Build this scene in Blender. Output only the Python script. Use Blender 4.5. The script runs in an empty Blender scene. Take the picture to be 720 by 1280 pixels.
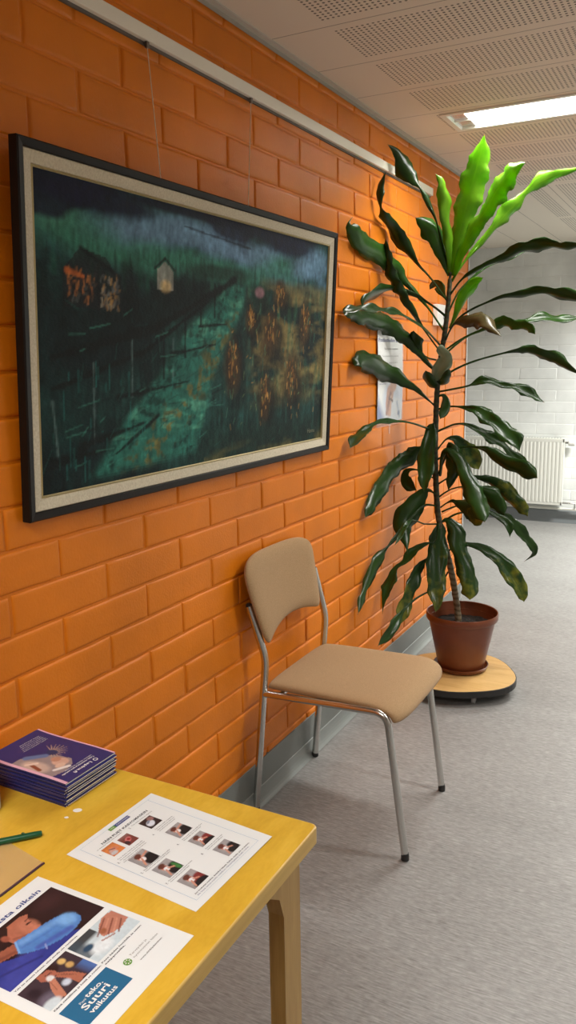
import bpy, math, random
import numpy as np
from mathutils import Vector, Matrix

random.seed(7)
RNG = np.random.RandomState(11)
SC = bpy.context.scene
COL = SC.collection

# ------------------------------------------------------------------ camera
F_PX, PITCH, ROLL, YAW = 1005.45, 0.1872, -0.0162, 0.4889
CAM = Vector((1.2998, 0.0, 1.5))
fw = Vector((-math.sin(YAW) * math.cos(PITCH), math.cos(YAW) * math.cos(PITCH), -math.sin(PITCH)))
rt = Vector((math.cos(YAW), math.sin(YAW), 0))
up = rt.cross(fw)
r2 = rt * math.cos(ROLL) + up * math.sin(ROLL)
u2 = -rt * math.sin(ROLL) + up * math.cos(ROLL)
cd = bpy.data.cameras.new('camera')
cam = bpy.data.objects.new('camera', cd)
COL.objects.link(cam)
M = Matrix((r2, u2, -fw)).transposed().to_4x4()
M.translation = CAM
cam.matrix_world = M
cd.sensor_fit = 'VERTICAL'
cd.sensor_height = 36
cd.lens = F_PX / 1280 * 36
cd.clip_start = 0.02
SC.camera = cam

# ------------------------------------------------------------------ world and exposure
W = bpy.data.worlds.new('world')
SC.world = W
W.use_nodes = True
W.node_tree.nodes['Background'].inputs[0].default_value = (0.9, 0.95, 1.0, 1)
W.node_tree.nodes['Background'].inputs[1].default_value = 0.05
SC.view_settings.view_transform = 'Standard'
SC.view_settings.look = 'None'
SC.view_settings.gamma = 1
SC.view_settings.use_curve_mapping = False
SC.view_settings.exposure = EXPO = 0.3
LAMP_W = 22.0
SPREAD = 145
LAMP_POWER = 6.0        # radiance of the lit fluorescent optics
LAMP_COLOR = (1.0, 0.98, 0.93)
COOL_COLOR = (1.0, 1.0, 0.95)

H = 2.4527               # ceiling height
WEND = 4.65              # end of the orange wall
YF = 7.51                # white wall at the far end
XR, YN, XL = 2.9, -2.4, -2.2


# ------------------------------------------------------------------ materials
def mat(name, color=(.5, .5, .5), rough=.5, metal=0., spec=.5):
    m = bpy.data.materials.new(name)
    m.use_nodes = True
    b = m.node_tree.nodes['Principled BSDF']
    b.inputs['Base Color'].default_value = (*color, 1)
    b.inputs['Roughness'].default_value = rough
    b.inputs['Metallic'].default_value = metal
    b.inputs['Specular IOR Level'].default_value = spec
    return m


def nd(m, t, **kw):
    n = m.node_tree.nodes.new(t)
    for k, v in kw.items():
        setattr(n, k, v)
    return n


def lk(m, a, b):
    m.node_tree.links.new(a, b)


def bsdf(m):
    return m.node_tree.nodes['Principled BSDF']


def coords(m, scale=(1, 1, 1), kind='Object'):
    tc = nd(m, 'ShaderNodeTexCoord')
    mp = nd(m, 'ShaderNodeMapping')
    mp.inputs['Scale'].default_value = scale
    lk(m, tc.outputs[kind], mp.inputs[0])
    return mp.outputs[0]


def noise(m, vec, scale=5, detail=4, rough=.5, dist=0):
    n = nd(m, 'ShaderNodeTexNoise')
    n.inputs['Scale'].default_value = scale
    n.inputs['Detail'].default_value = detail
    n.inputs['Roughness'].default_value = rough
    n.inputs['Distortion'].default_value = dist
    lk(m, vec, n.inputs['Vector'])
    return n.outputs['Fac']


def ramp(m, fac, stops):
    r = nd(m, 'ShaderNodeValToRGB')
    e = r.color_ramp.elements
    while len(e) > 1:
        e.remove(e[-1])
    e[0].position = stops[0][0]
    e[0].color = (*stops[0][1], 1)
    for p, c in stops[1:]:
        x = e.new(p)
        x.color = (*c, 1)
    lk(m, fac, r.inputs[0])
    return r.outputs[0]


def mixc(m, fac, a, b, mode='MIX'):
    n = nd(m, 'ShaderNodeMix', data_type='RGBA', blend_type=mode)
    for s, v in ((0, fac), (6, a), (7, b)):
        if hasattr(v, 'links'):
            lk(m, v, n.inputs[s])
        elif isinstance(v, tuple):
            n.inputs[s].default_value = (*v, 1)
        else:
            n.inputs[s].default_value = v
    return n.outputs[2]


def mth(m, op, a, b=0., c=0.):
    n = nd(m, 'ShaderNodeMath', operation=op)
    for i, v in enumerate((a, b, c)):
        if hasattr(v, 'links'):
            lk(m, v, n.inputs[i])
        else:
            n.inputs[i].default_value = v
    return n.outputs[0]


def bump(m, fac, strength=.2, dist=.002):
    b = nd(m, 'ShaderNodeBump')
    b.inputs['Strength'].default_value = strength
    b.inputs['Distance'].default_value = dist
    lk(m, fac, b.inputs['Height'])
    lk(m, b.outputs[0], bsdf(m).inputs['Normal'])


def setc(m, c):
    lk(m, c, bsdf(m).inputs['Base Color'])


def emat(name, color, strength):
    m = mat(name, color)
    bsdf(m).inputs['Emission Color'].default_value = (*color, 1)
    bsdf(m).inputs['Emission Strength'].default_value = strength
    return m


def paint_brick(name, c, rough=.45):
    m = mat(name, c, rough, 0, .3)
    v = coords(m)
    n1 = noise(m, v, 3.5, 5)
    d = tuple(x * .86 for x in c)
    l = tuple(min(1, x * 1.1) for x in c)
    setc(m, ramp(m, n1, [(.3, d), (.7, l)]))
    bump(m, mth(m, 'ADD', noise(m, v, 160, 3), mth(m, 'MULTIPLY', noise(m, v, 14, 4), 1.2)), .35, .0018)
    return m


ORANGE = paint_brick('orange_painted_brick', (.70, .190, .004))
WHITEB = paint_brick('white_painted_brick', (.80, .82, .80), .5)
WHITEW = mat('white_wall_paint', (.45, .44, .41), .8)

# ceiling board with punched holes
CEIL = mat('perforated_ceiling_board', (.74, .67, .57), .75)


def make_ceiling_mat():
    m = CEIL
    tc = nd(m, 'ShaderNodeTexCoord')
    sp = nd(m, 'ShaderNodeSeparateXYZ')
    lk(m, tc.outputs['Object'], sp.inputs[0])
    X, Y = sp.outputs[0], sp.outputs[1]
    P = .3268
    far = mth(m, 'GREATER_THAN', Y, 4.949)

    def pick(a, b):   # a near, b far
        return mth(m, 'ADD', mth(m, 'MULTIPLY', a, mth(m, 'SUBTRACT', 1., far)), mth(m, 'MULTIPLY', b, far))
    A = pick(mth(m, 'SUBTRACT', Y, 2.661 - 20 * P), mth(m, 'ADD', X, 20 * P - .03))
    Bc = pick(X, Y)
    v = mth(m, 'MODULO', A, P)
    seam = mth(m, 'LESS_THAN', mth(m, 'ABSOLUTE', mth(m, 'SUBTRACT', v, P / 2)), P / 2 - .0022)   # 1 inside panel
    inA = mth(m, 'LESS_THAN', mth(m, 'ABSOLUTE', mth(m, 'SUBTRACT', v, P / 2)), .125)
    # blocks across
    bx = mth(m, 'MODULO', mth(m, 'SUBTRACT', mth(m, 'ADD', Bc, 12.), .215), 1.2)
    bx_far = mth(m, 'MODULO', mth(m, 'SUBTRACT', mth(m, 'ADD', Bc, 12.), .20), 1.2)
    b = pick(bx, bx_far)
    inB = mth(m, 'LESS_THAN', b, 1.14)
    edge = mth(m, 'GREATER_THAN', X, .215)
    pit = .0167
    ha = mth(m, 'SUBTRACT', mth(m, 'MODULO', v, pit), pit / 2)
    hb = mth(m, 'SUBTRACT', mth(m, 'MODULO', b, pit), pit / 2)
    r = mth(m, 'SQRT', mth(m, 'ADD', mth(m, 'MULTIPLY', ha, ha), mth(m, 'MULTIPLY', hb, hb)))
    hole = mth(m, 'LESS_THAN', r, .0042)
    hole = mth(m, 'MULTIPLY', mth(m, 'MULTIPLY', hole, edge), mth(m, 'MULTIPLY', inA, inB))
    base = mixc(m, hole, (.74, .67, .57), (.13, .12, .10))
    base = mixc(m, seam, (.36, .32, .27), base)
    setc(m, base)
    hgt = mth(m, 'SUBTRACT', seam, hole)
    bump(m, hgt, .6, .003)


make_ceiling_mat()

FLOOR = mat('grey_vinyl_floor', (.36, .34, .32), .42)
v = coords(FLOOR, (1, 1, 1))
n1 = noise(FLOOR, coords(FLOOR, (26, 210, 1)), 1, 5, .6)
n2 = noise(FLOOR, coords(FLOOR, (60, 60, 1)), 1, 4, .6)
n3 = noise(FLOOR, coords(FLOOR, (1.2, 5, 1)), 1, 4, .5)
cc = ramp(FLOOR, n1, [(.32, (.105, .104, .098)), (.5, (.25, .248, .240)), (.68, (.42, .42, .41))])
cc = mixc(FLOOR, .35, cc, ramp(FLOOR, n2, [(.3, (.16, .15, .145)), (.7, (.38, .37, .36))]))
cc = mixc(FLOOR, .25, cc, ramp(FLOOR, n3, [(.35, (.20, .192, .183)), (.65, (.33, .322, .312))]))
setc(FLOOR, cc)
bump(FLOOR, n1, .06, .001)

BASEG = mat('grey_vinyl_skirting', (.185, .20, .19), .45)
bump(BASEG, noise(BASEG, coords(BASEG), 30, 3), .1, .001)
BASEL = mat('light_grey_vinyl_cove', (.25, .27, .26), .4)
RAILM = mat('cream_rail_metal', (.86, .83, .72), .45)
STEELG = mat('galvanised_trim', (.55, .56, .55), .4, .3)
BLACKF = mat('black_frame_lacquer', (.010, .008, .007), .42, 0, .2)
LINEN = mat('cream_linen_liner', (.62, .56, .42), .8)
bump(LINEN, noise(LINEN, coords(LINEN, (1, 400, 400)), 1, 2), .4, .0006)
setc(LINEN, ramp(LINEN, noise(LINEN, coords(LINEN, (60, 200, 200)), 1, 2), [(.3, (.54, .48, .35)), (.7, (.68, .62, .48))]))
GOLD = mat('gilt_fillet', (.55, .46, .24), .35, .5)
WIRE = mat('pale_wire', (.80, .66, .52), .5)
FABRIC = mat('tan_wool_upholstery', (.36, .24, .13), .9)
fv = coords(FABRIC, (1, 1, 1))
setc(FABRIC, ramp(FABRIC, noise(FABRIC, fv, 420, 3, .7), [(.3, (.27, .165, .075)), (.5, (.36, .225, .108)), (.72, (.45, .29, .15))]))
bump(FABRIC, noise(FABRIC, fv, 500, 2), .5, .0008)
bsdf(FABRIC).inputs['Sheen Weight'].default_value = .08
CHROME = mat('brushed_steel_tube', (.62, .62, .60), .22, 1.)
BLACKP = mat('black_plastic', (.015, .015, .015), .45)


def wood(name, a, b, c, scale=(3, 22, 22), rough=.3):
    m = mat(name, b, rough)
    bsdf(m).inputs['Specular IOR Level'].default_value = .3
    vv = coords(m, scale)
    n = noise(m, vv, 1, 5, .55, 1.2)
    col = ramp(m, n, [(.28, a), (.5, b), (.72, c)])
    f = noise(m, coords(m, (scale[0] * 12, scale[1] * 12, scale[2] * 12)), 1, 3)
    setc(m, mixc(m, .18, col, ramp(m, f, [(.35, a), (.65, c)])))
    return m


BIRCH = wood('yellow_birch_top', (.58, .335, .028), (.68, .415, .038), (.76, .49, .060), (14, 5, 5))
BIRCHEDGE = wood('birch_edge_band', (.56, .36, .09), (.64, .42, .12), (.70, .48, .15), (30, 3, 60))
BIRCHLEG = wood('birch_leg', (.38, .22, .06), (.46, .28, .085), (.52, .33, .11), (40, 40, 2))
PLY = wood('oak_dolly_top', (.55, .33, .11), (.66, .42, .16), (.72, .48, .21), (4, 30, 30))
TERRA = mat('brown_terracotta_plastic', (.20, .052, .018), .33)
setc(TERRA, ramp(TERRA, noise(TERRA, coords(TERRA), 9, 4), [(.3, (.135, .033, .011)), (.7, (.18, .048, .016))]))
SOIL = mat('dark_potting_soil', (.02, .013, .009), .95)
setc(SOIL, ramp(SOIL, noise(SOIL, coords(SOIL), 60, 4), [(.3, (.004, .003, .002)), (.7, (.022, .014, .009))]))
bump(SOIL, noise(SOIL, coords(SOIL), 80, 4), 1, .006)
STEMM = mat('ringed_cane_bark', (.25, .2, .12), .7)
wv = nd(STEMM, 'ShaderNodeTexWave', bands_direction='Z')
wv.inputs['Scale'].default_value = 13
wv.inputs['Distortion'].default_value = 6
wv.inputs['Detail'].default_value = 2
lk(STEMM, coords(STEMM), wv.inputs['Vector'])
low = ramp(STEMM, wv.outputs['Fac'], [(.12, (.12, .085, .045)), (.35, (.19, .145, .085)), (.8, (.25, .20, .125))])
tcs = nd(STEMM, 'ShaderNodeTexCoord')
sps = nd(STEMM, 'ShaderNodeSeparateXYZ')
lk(STEMM, tcs.outputs['Object'], sps.inputs[0])
mr = nd(STEMM, 'ShaderNodeMapRange')
mr.inputs[1].default_value = .50
mr.inputs[2].default_value = .74
lk(STEMM, sps.outputs[2], mr.inputs[0])
high = ramp(STEMM, wv.outputs['Fac'], [(.25, (.018, .020, .008)), (.8, (.035, .042, .014))])
setc(STEMM, mixc(STEMM, mr.outputs[0], low, high))
bump(STEMM, wv.outputs['Fac'], .25, .002)


def leaf_mat(name, base, light, tip, yellow=0., trans=.25, rough=.28):
    m = mat(name, base, rough, 0, .4)
    tc = nd(m, 'ShaderNodeTexCoord')
    sp = nd(m, 'ShaderNodeSeparateXYZ')
    lk(m, tc.outputs['UV'], sp.inputs[0])
    U, V = sp.outputs[0], sp.outputs[1]
    oc = tc.outputs['Object']
    n = noise(m, oc, 14, 4)
    col = ramp(m, n, [(.3, base), (.7, light)])
    # fine lengthwise veins
    mp = nd(m, 'ShaderNodeMapping')
    mp.inputs['Scale'].default_value = (1.5, 26, 1)
    lk(m, tc.outputs['UV'], mp.inputs[0])
    veins = noise(m, mp.outputs[0], 1, 2)
    col = mixc(m, mth(m, 'MULTIPLY', veins, .35), col, light)
    if yellow:
        yn = noise(m, oc, 22, 4)
        yy = mth(m, 'MULTIPLY', mth(m, 'SUBTRACT', mth(m, 'ADD', U, mth(m, 'MULTIPLY', yn, 1.6)), 1.42), 2.6)
        ycl = nd(m, 'ShaderNodeClamp')
        lk(m, yy, ycl.inputs[0])
        col = mixc(m, mth(m, 'MULTIPLY', ycl.outputs[0], yellow), col, (.30, .30, .03))
    mid = mth(m, 'LESS_THAN', mth(m, 'ABSOLUTE', mth(m, 'SUBTRACT', V, .5)), .035)
    col = mixc(m, mth(m, 'MULTIPLY', mid, .45), col, light)
    tn = noise(m, oc, 60, 3)
    tf = mth(m, 'GREATER_THAN', mth(m, 'ADD', U, mth(m, 'MULTIPLY', tn, .08)), 1.015)
    col = mixc(m, tf, col, tip)
    setc(m, col)
    bump(m, veins, .25, .0012)
    tr = nd(m, 'ShaderNodeBsdfTranslucent')
    lk(m, mixc(m, 1., col, (1., 1., .35), 'MULTIPLY'), tr.inputs[0])
    mx = nd(m, 'ShaderNodeMixShader')
    mx.inputs[0].default_value = trans
    out = m.node_tree.nodes['Material Output']
    lk(m, bsdf(m).outputs[0], mx.inputs[1])
    lk(m, tr.outputs[0], mx.inputs[2])
    lk(m, mx.outputs[0], out.inputs[0])
    return m


LEAFM = [leaf_mat('dark_glossy_leaf', (.010, .034, .004), (.021, .062, .008), (.20, .13, .05)),
         leaf_mat('fresh_green_leaf', (.09, .26, .012), (.20, .44, .02), (.25, .12, .04), 0, .55),
         leaf_mat('yellowing_green_leaf', (.010, .036, .007), (.026, .072, .014), (.30, .20, .09), .6),
         leaf_mat('browned_curled_leaf', (.045, .045, .015), (.10, .075, .03), (.05, .03, .015)),
         leaf_mat('new_glossy_leaf', (.16, .24, .14), (.30, .38, .26), (.25, .35, .12), 0, .2, .15),
         leaf_mat('mid_green_leaf', (.022, .085, .010), (.045, .14, .016), (.15, .10, .03), 0, .35)]

PAPER = mat('white_paper', (.76, .80, .81), .6, 0, .3)
INK = mat('dark_print_ink', (.04, .045, .06), .6)
NAVY = mat('navy_print', (.028, .030, .155), .35)
PINK = mat('pink_print', (.66, .36, .42), .4)
WHITEP = mat('white_print', (.82, .82, .80), .45)
BLUEINK = mat('blue_print', (.03, .06, .24), .5)
TEAL = mat('teal_print', (.015, .13, .27), .5)
GREENP = mat('green_print', (.12, .30, .04), .5)
GREYP = mat('grey_print', (.22, .22, .22), .6)
LBLUE = mat('pale_blue_print', (.30, .45, .62), .6)
PENG = mat('green_pen_plastic', (.008, .085, .035), .3)
WHITEPL = mat('white_plastic', (.74, .74, .70), .4)
RADM = mat('radiator_enamel', (.72, .72, .66), .4)
VC = mat('printed_colours', (1, 1, 1), .5)
at = nd(VC, 'ShaderNodeAttribute')
at.attribute_name = 'Col'
setc(VC, at.outputs['Color'])
VCP = mat('oil_paint_colours', (1, 1, 1), .5, 0, .15)
at = nd(VCP, 'ShaderNodeAttribute')
at.attribute_name = 'Col'
setc(VCP, at.outputs['Color'])
bump(VCP, noise(VCP, coords(VCP, (1, 90, 220)), 1, 5), .5, .002)

CLEAR = mat('clear_plastic_film', (.95, .95, .95), .12)
tp = nd(CLEAR, 'ShaderNodeBsdfTransparent')
mx = nd(CLEAR, 'ShaderNodeMixShader')
mx.inputs[0].default_value = .84
lk(CLEAR, bsdf(CLEAR).outputs[0], mx.inputs[1])
lk(CLEAR, tp.outputs[0], mx.inputs[2])
lk(CLEAR, mx.outputs[0], CLEAR.node_tree.nodes['Material Output'].inputs[0])


# ------------------------------------------------------------------ object helpers
def thing(name, label, cat, loc, group=None):
    o = bpy.data.objects.new(name, None)
    COL.objects.link(o)
    o.empty_display_size = .05
    o.location = loc
    o['label'] = label
    o['category'] = cat
    if group:
        o['group'] = group
    return o


def tag(o, label, cat, group=None):
    o['label'] = label
    o['category'] = cat
    if group:
        o['group'] = group
    return o


class MB:
    """collects faces in world coordinates, links them as one mesh object"""

    def __init__(s):
        s.v, s.f, s.m, s.mats, s.uv, s.col = [], [], [], [], None, None

    def mi(s, m):
        if m not in s.mats:
            s.mats.append(m)
        return s.mats.index(m)

    def add(s, vs, fs, m):
        b = len(s.v)
        s.v += [tuple(map(float, x)) for x in vs]
        s.f += [tuple(b + i for i in f) for f in fs]
        s.m += [s.mi(m)] * len(fs)
        return b

    def box(s, lo, hi, m, bev=0.):
        lo, hi = Vector(lo), Vector(hi)
        if not bev:
            x0, y0, z0 = lo
            x1, y1, z1 = hi
            s.add([(x0, y0, z0), (x1, y0, z0), (x1, y1, z0), (x0, y1, z0), (x0, y0, z1), (x1, y0, z1), (x1, y1, z1), (x0, y1, z1)],
                  [(0, 3, 2, 1), (4, 5, 6, 7), (0, 1, 5, 4), (1, 2, 6, 5), (2, 3, 7, 6), (3, 0, 4, 7)], m)
            return
        import bmesh
        bm = bmesh.new()
        bmesh.ops.create_cube(bm, size=1)
        c, d = (lo + hi) / 2, hi - lo
        for v_ in bm.verts:
            v_.co = Vector((v_.co.x * d.x, v_.co.y * d.y, v_.co.z * d.z)) + c
        bmesh.ops.bevel(bm, geom=bm.edges[:], offset=bev, segments=3, profile=.5, affect='EDGES')
        bm.verts.index_update()
        s.add([v_.co for v_ in bm.verts], [[v_.index for v_ in f.verts] for f in bm.faces], m)
        bm.free()

    def tube(s, pts, r, m, n=12, cap=True):
        pts = [Vector(p_) for p_ in pts]
        rs = r if isinstance(r, (list, tuple)) else [r] * len(pts)
        T0 = (pts[1] - pts[0]).normalized()
        ref = Vector((0, 0, 1)) if abs(T0.z) < .9 else Vector((1, 0, 0))
        N = (ref - T0 * ref.dot(T0)).normalized()
        vs = []
        for i, p_ in enumerate(pts):
            T = (pts[min(i + 1, len(pts) - 1)] - pts[max(i - 1, 0)]).normalized()
            N = (N - T * N.dot(T)).normalized()
            B = T.cross(N)
            for k in range(n):
                a = 2 * math.pi * k / n
                vs.append(p_ + (N * math.cos(a) + B * math.sin(a)) * rs[i])
        fs = []
        for i in range(len(pts) - 1):
            for k in range(n):
                fs.append((i * n + k, i * n + (k + 1) % n, (i + 1) * n + (k + 1) % n, (i + 1) * n + k))
        if cap:
            fs.append(tuple(range(n))[::-1])
            fs.append(tuple((len(pts) - 1) * n + k for k in range(n)))
        s.add(vs, fs, m)

    def lathe(s, prof, c, m, n=48):
        vs, fs = [], []
        for (r, z) in prof:
            for k in range(n):
                a = 2 * math.pi * k / n
                vs.append((c[0] + r * math.cos(a), c[1] + r * math.sin(a), c[2] + z))
        for i in range(len(prof) - 1):
            for k in range(n):
                fs.append((i * n + k, i * n + (k + 1) % n, (i + 1) * n + (k + 1) % n, (i + 1) * n + k))
        if prof[0][0] > 0:
            fs.append(tuple(range(n))[::-1])
        if prof[-1][0] > 0:
            fs.append(tuple((len(prof) - 1) * n + k for k in range(n)))
        s.add(vs, fs, m)

    def prism(s, poly, z0, z1, m):
        n = len(poly)
        s.add([(x, y, z0) for x, y in poly] + [(x, y, z1) for x, y in poly],
              [tuple(range(n))[::-1], tuple(range(n, 2 * n))] + [(i, (i + 1) % n, n + (i + 1) % n, n + i) for i in range(n)], m)

    def build(s, name, parent=None, smooth=False, kind=None, angle=None, at_=None):
        off = Vector((0, 0, 0))
        if parent is not None:
            q = parent
            while q is not None:
                off += Vector(q.location)
                q = q.parent
        elif at_ is not None:
            off = Vector(at_)
        me = bpy.data.meshes.new(name)
        me.from_pydata([tuple(Vector(x) - off) for x in s.v], [], s.f)
        for m in s.mats:
            me.materials.append(m)
        me.polygons.foreach_set('material_index', s.m)
        if smooth:
            me.polygons.foreach_set('use_smooth', [True] * len(s.f))
        if s.col is not None:
            a = me.color_attributes.new('Col', 'FLOAT_COLOR', 'POINT')
            a.data.foreach_set('color', np.asarray(s.col, dtype=np.float32).ravel())
        if s.uv is not None:
            u = me.uv_layers.new(name='UVMap')
            li = np.zeros(len(me.loops), dtype=np.int32)
            me.loops.foreach_get('vertex_index', li)
            u.data.foreach_set('uv', np.asarray(s.uv, dtype=np.float32)[li].ravel())
        me.update()
        if angle:
            me.shade_smooth() if hasattr(me, 'shade_smooth') else None
            try:
                me.set_sharp_from_angle(angle=math.radians(angle))
            except Exception:
                pass
        o = bpy.data.objects.new(name, me)
        COL.objects.link(o)
        if parent is not None:
            o.parent = parent
        elif at_ is not None:
            o.location = at_
        if kind:
            o['kind'] = kind
        return o


def arc(p0, p1, p2, r, n=6):
    """points rounding the corner p1 of the path p0-p1-p2"""
    p0, p1, p2 = Vector(p0), Vector(p1), Vector(p2)
    a = p1 + (p0 - p1).normalized() * r
    b = p1 + (p2 - p1).normalized() * r
    return [a * (1 - t) ** 2 + p1 * 2 * t * (1 - t) + b * t * t for t in [i / n for i in range(n + 1)]]


# ------------------------------------------------------------------ printed pictures as coloured grids
def vnoise(h, w, sy, sx, rng=RNG):
    gy, gx = int(sy) + 3, int(sx) + 3
    g = rng.rand(gy, gx)
    y = np.linspace(0, sy, h)
    x = np.linspace(0, sx, w)
    yi, xi = y.astype(int), x.astype(int)
    fy, fx = y - yi, x - xi
    fy = fy * fy * (3 - 2 * fy)
    fx = fx * fx * (3 - 2 * fx)
    a = g[yi][:, xi] * (1 - fx) + g[yi][:, xi + 1] * fx
    b = g[yi + 1][:, xi] * (1 - fx) + g[yi + 1][:, xi + 1] * fx
    return a * (1 - fy)[:, None] + b * fy[:, None]


def fbm(h, w, sy, sx, o=4):
    r = np.zeros((h, w))
    a, t = 1., 0.
    for i in range(o):
        r += a * vnoise(h, w, sy, sx)
        t += a
        a *= .55
        sy *= 2
        sx *= 2
    return r / t


def srgb(*c):
    return tuple(((x / 255) / 12.92 if x < 10 else (((x / 255) + .055) / 1.055) ** 2.4) for x in c)


class Pic:
    """a small picture; u to the right, v upward, both 0..1"""

    def __init__(s, w, h, bg, asp=1.):
        s.w, s.h, s.asp = w, h, asp
        s.a = np.ones((h, w, 3)) * np.array(bg)
        s.U, s.V = np.meshgrid(np.linspace(0, 1, w), np.linspace(0, 1, h))

    def put(s, mask, c, al=1.):
        k = (np.clip(mask, 0, 1) * al)[:, :, None]
        s.a = s.a * (1 - k) + np.array(c) * k

    def ell(s, cx, cy, rx, ry, c, ang=0., soft=.15, al=1., wob=0.):
        dx, dy = (s.U - cx) * s.asp, s.V - cy
        ca, sa = math.cos(math.radians(ang)), math.sin(math.radians(ang))
        x, y = dx * ca + dy * sa, -dx * sa + dy * ca
        r = np.sqrt((x / (rx * s.asp)) ** 2 + (y / ry) ** 2)
        if wob:
            r = r + (fbm(s.h, s.w, 9, 12, 3) - .5) * wob
        s.put((1 - r) / soft + .5, c, al)

    def line(s, p0, p1, w, c, soft=.5, al=1., w2=None, wob=0.):
        ax, ay, bx, by = p0[0] * s.asp, p0[1], p1[0] * s.asp, p1[1]
        X, Y = s.U * s.asp, s.V
        dx, dy = bx - ax, by - ay
        t = np.clip(((X - ax) * dx + (Y - ay) * dy) / (dx * dx + dy * dy + 1e-9), 0, 1)
        dd = np.hypot(X - ax - t * dx, Y - ay - t * dy)
        ww = w + ((w2 if w2 is not None else w) - w) * t
        if wob:
            ww = ww * (1 + wob * (fbm(s.h, s.w, 30, 40, 3) - .5) * 2)
        s.put((1 - dd / np.maximum(ww, 1e-4)) / soft + .5, c, al)

    def poly(s, pts, c, al=1.):
        m = np.zeros((s.h, s.w), bool)
        n = len(pts)
        for i in range(n):
            x0, y0 = pts[i]
            x1, y1 = pts[(i + 1) % n]
            cond = ((y0 > s.V) != (y1 > s.V))
            with np.errstate(divide='ignore', invalid='ignore'):
                xi = (x1 - x0) * (s.V - y0) / (y1 - y0 + 1e-12) + x0
            m ^= cond & (s.U < xi)
        s.put(m.astype(float), c, al)

    def mottle(s, amt=.1, sc=20):
        s.a = np.clip(s.a * (1 + amt * 2 * (fbm(s.h, s.w, sc, sc * s.asp, 3) - .5))[:, :, None], 0, 1)

    def mesh(s, surf, name, parent=None, m=None, at_=None):
        mb = MB()
        vs = [surf(u, v_) for v_ in np.linspace(0, 1, s.h) for u in np.linspace(0, 1, s.w)]
        fs = [(j * s.w + i, j * s.w + i + 1, (j + 1) * s.w + i + 1, (j + 1) * s.w + i) for j in range(s.h - 1) for i in range(s.w - 1)]
        mb.add(vs, fs, m or VC)
        mb.col = np.concatenate([s.a.reshape(-1, 3), np.ones((s.w * s.h, 1))], 1)
        return mb.build(name, parent, at_=at_)


_tc = {}


def text_geo(txt, bold=False):
    k = (txt, bold)
    if k in _tc:
        return _tc[k]
    c = bpy.data.curves.new('t', 'FONT')
    c.body = txt
    c.size = 1
    c.resolution_u = 2
    if bold:
        c.offset = .02
    o = bpy.data.objects.new('t', c)
    COL.objects.link(o)
    dg = bpy.context.evaluated_depsgraph_get()
    me = bpy.data.meshes.new_from_object(o.evaluated_get(dg))
    vs = [(v_.co.x, v_.co.y) for v_ in me.vertices]
    fs = [tuple(p_.vertices) for p_ in me.polygons]
    bpy.data.objects.remove(o)
    bpy.data.meshes.remove(me)
    bpy.data.curves.remove(c)
    _tc[k] = (vs, fs)
    return _tc[k]


def put_text(mb, surf, txt, u, v_, width, m, height=None, bold=False):
    """surf(s_m, t_m) -> world; text starts at (u, v_) metres with the given width"""
    vs, fs = text_geo(txt, bold)
    x0 = min(a for a, b in vs)
    x1 = max(a for a, b in vs)
    k = width / (x1 - x0)
    ky = k if height is None else height / .72
    mb.add([surf(u + (a - x0) * k, v_ + b * ky) for a, b in vs], fs, m)


def quad(mb, surf, s0, t0, s1, t1, m):
    mb.add([surf(s0, t0), surf(s1, t0), surf(s1, t1), surf(s0, t1)], [(0, 1, 2, 3)], m)


# ================================================================== THE ROOM
def brick_wall(name, mat_, org, ue, we, ulen, z0, z1, course, zref, module, jA, jB, gap=.009, dep=.0048):
    """bricks in running bond; org + ue*u + z, raised along we; joints of rows at jA / jB"""
    org, ue, we = Vector(org), Vector(ue), Vector(we)
    mb = MB()

    def P(u, z, h):
        return org + ue * u + we * h + Vector((0, 0, z))
    mb.add([P(0, z0, 0), P(ulen, z0, 0), P(ulen, z1, 0), P(0, z1, 0)], [(0, 1, 2, 3)], mat_)
    k0 = math.floor((z0 - zref) / course)
    k1 = math.ceil((z1 - zref) / course)
    for k in range(k0, k1):
        a, b = zref + k * course + gap / 2, zref + (k + 1) * course - gap / 2
        a, b = max(a, z0), min(b, z1)
        if b - a < .008:
            continue
        j = jA if k % 2 == 0 else jB
        m0 = math.floor((0 - j) / module)
        m1 = math.ceil((ulen - j) / module)
        for q in range(m0, m1):
            c, d = j + q * module + gap / 2, j + (q + 1) * module - gap / 2
            c += random.uniform(-.003, .003)
            d += random.uniform(-.003, .003)
            c, d = max(c, 0), min(d, ulen)
            if d - c < .008:
                continue
            h = dep + random.uniform(-.0012, .0012)
            vs = []
            # rounded edge profile: (inset, height)
            for ins, hh in ((-.0015, 0), (0.0005, h * .6), (.003, h * .92), (.008, h)):
                ins = min(ins, (d - c) * .45, (b - a) * .45)
                n = 7
                ring = []
                for e in range(n):
                    ring.append((c + ins + (d - c - 2 * ins) * e / n, a + ins))
                for e in range(3):
                    ring.append((d - ins, a + ins + (b - a - 2 * ins) * e / 3))
                for e in range(n):
                    ring.append((d - ins - (d - c - 2 * ins) * e / n, b - ins))
                for e in range(3):
                    ring.append((c + ins, b - ins - (b - a - 2 * ins) * e / 3))
                vs.append((ring, hh))
            N = len(vs[0][0])
            jit = [(random.uniform(-.0010, .0010), random.uniform(-.0010, .0010)) for _ in range(N)]
            allv = []
            for ring, hh in vs:
                for (u_, z_), (ju, jz) in zip(ring, jit):
                    allv.append(P(u_ + ju, z_ + jz, hh))
            fs = []
            for r in range(3):
                for e in range(N):
                    fs.append((r * N + e, r * N + (e + 1) % N, (r + 1) * N + (e + 1) % N, (r + 1) * N + e))
            fs.append(tuple(3 * N + e for e in range(N)))
            mb.add(allv, fs, mat_)
    o = mb.build(name, smooth=True, kind='structure')
    try:
        o.data.set_sharp_from_angle(angle=math.radians(60))
    except Exception:
        pass
    return mb, o


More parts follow.
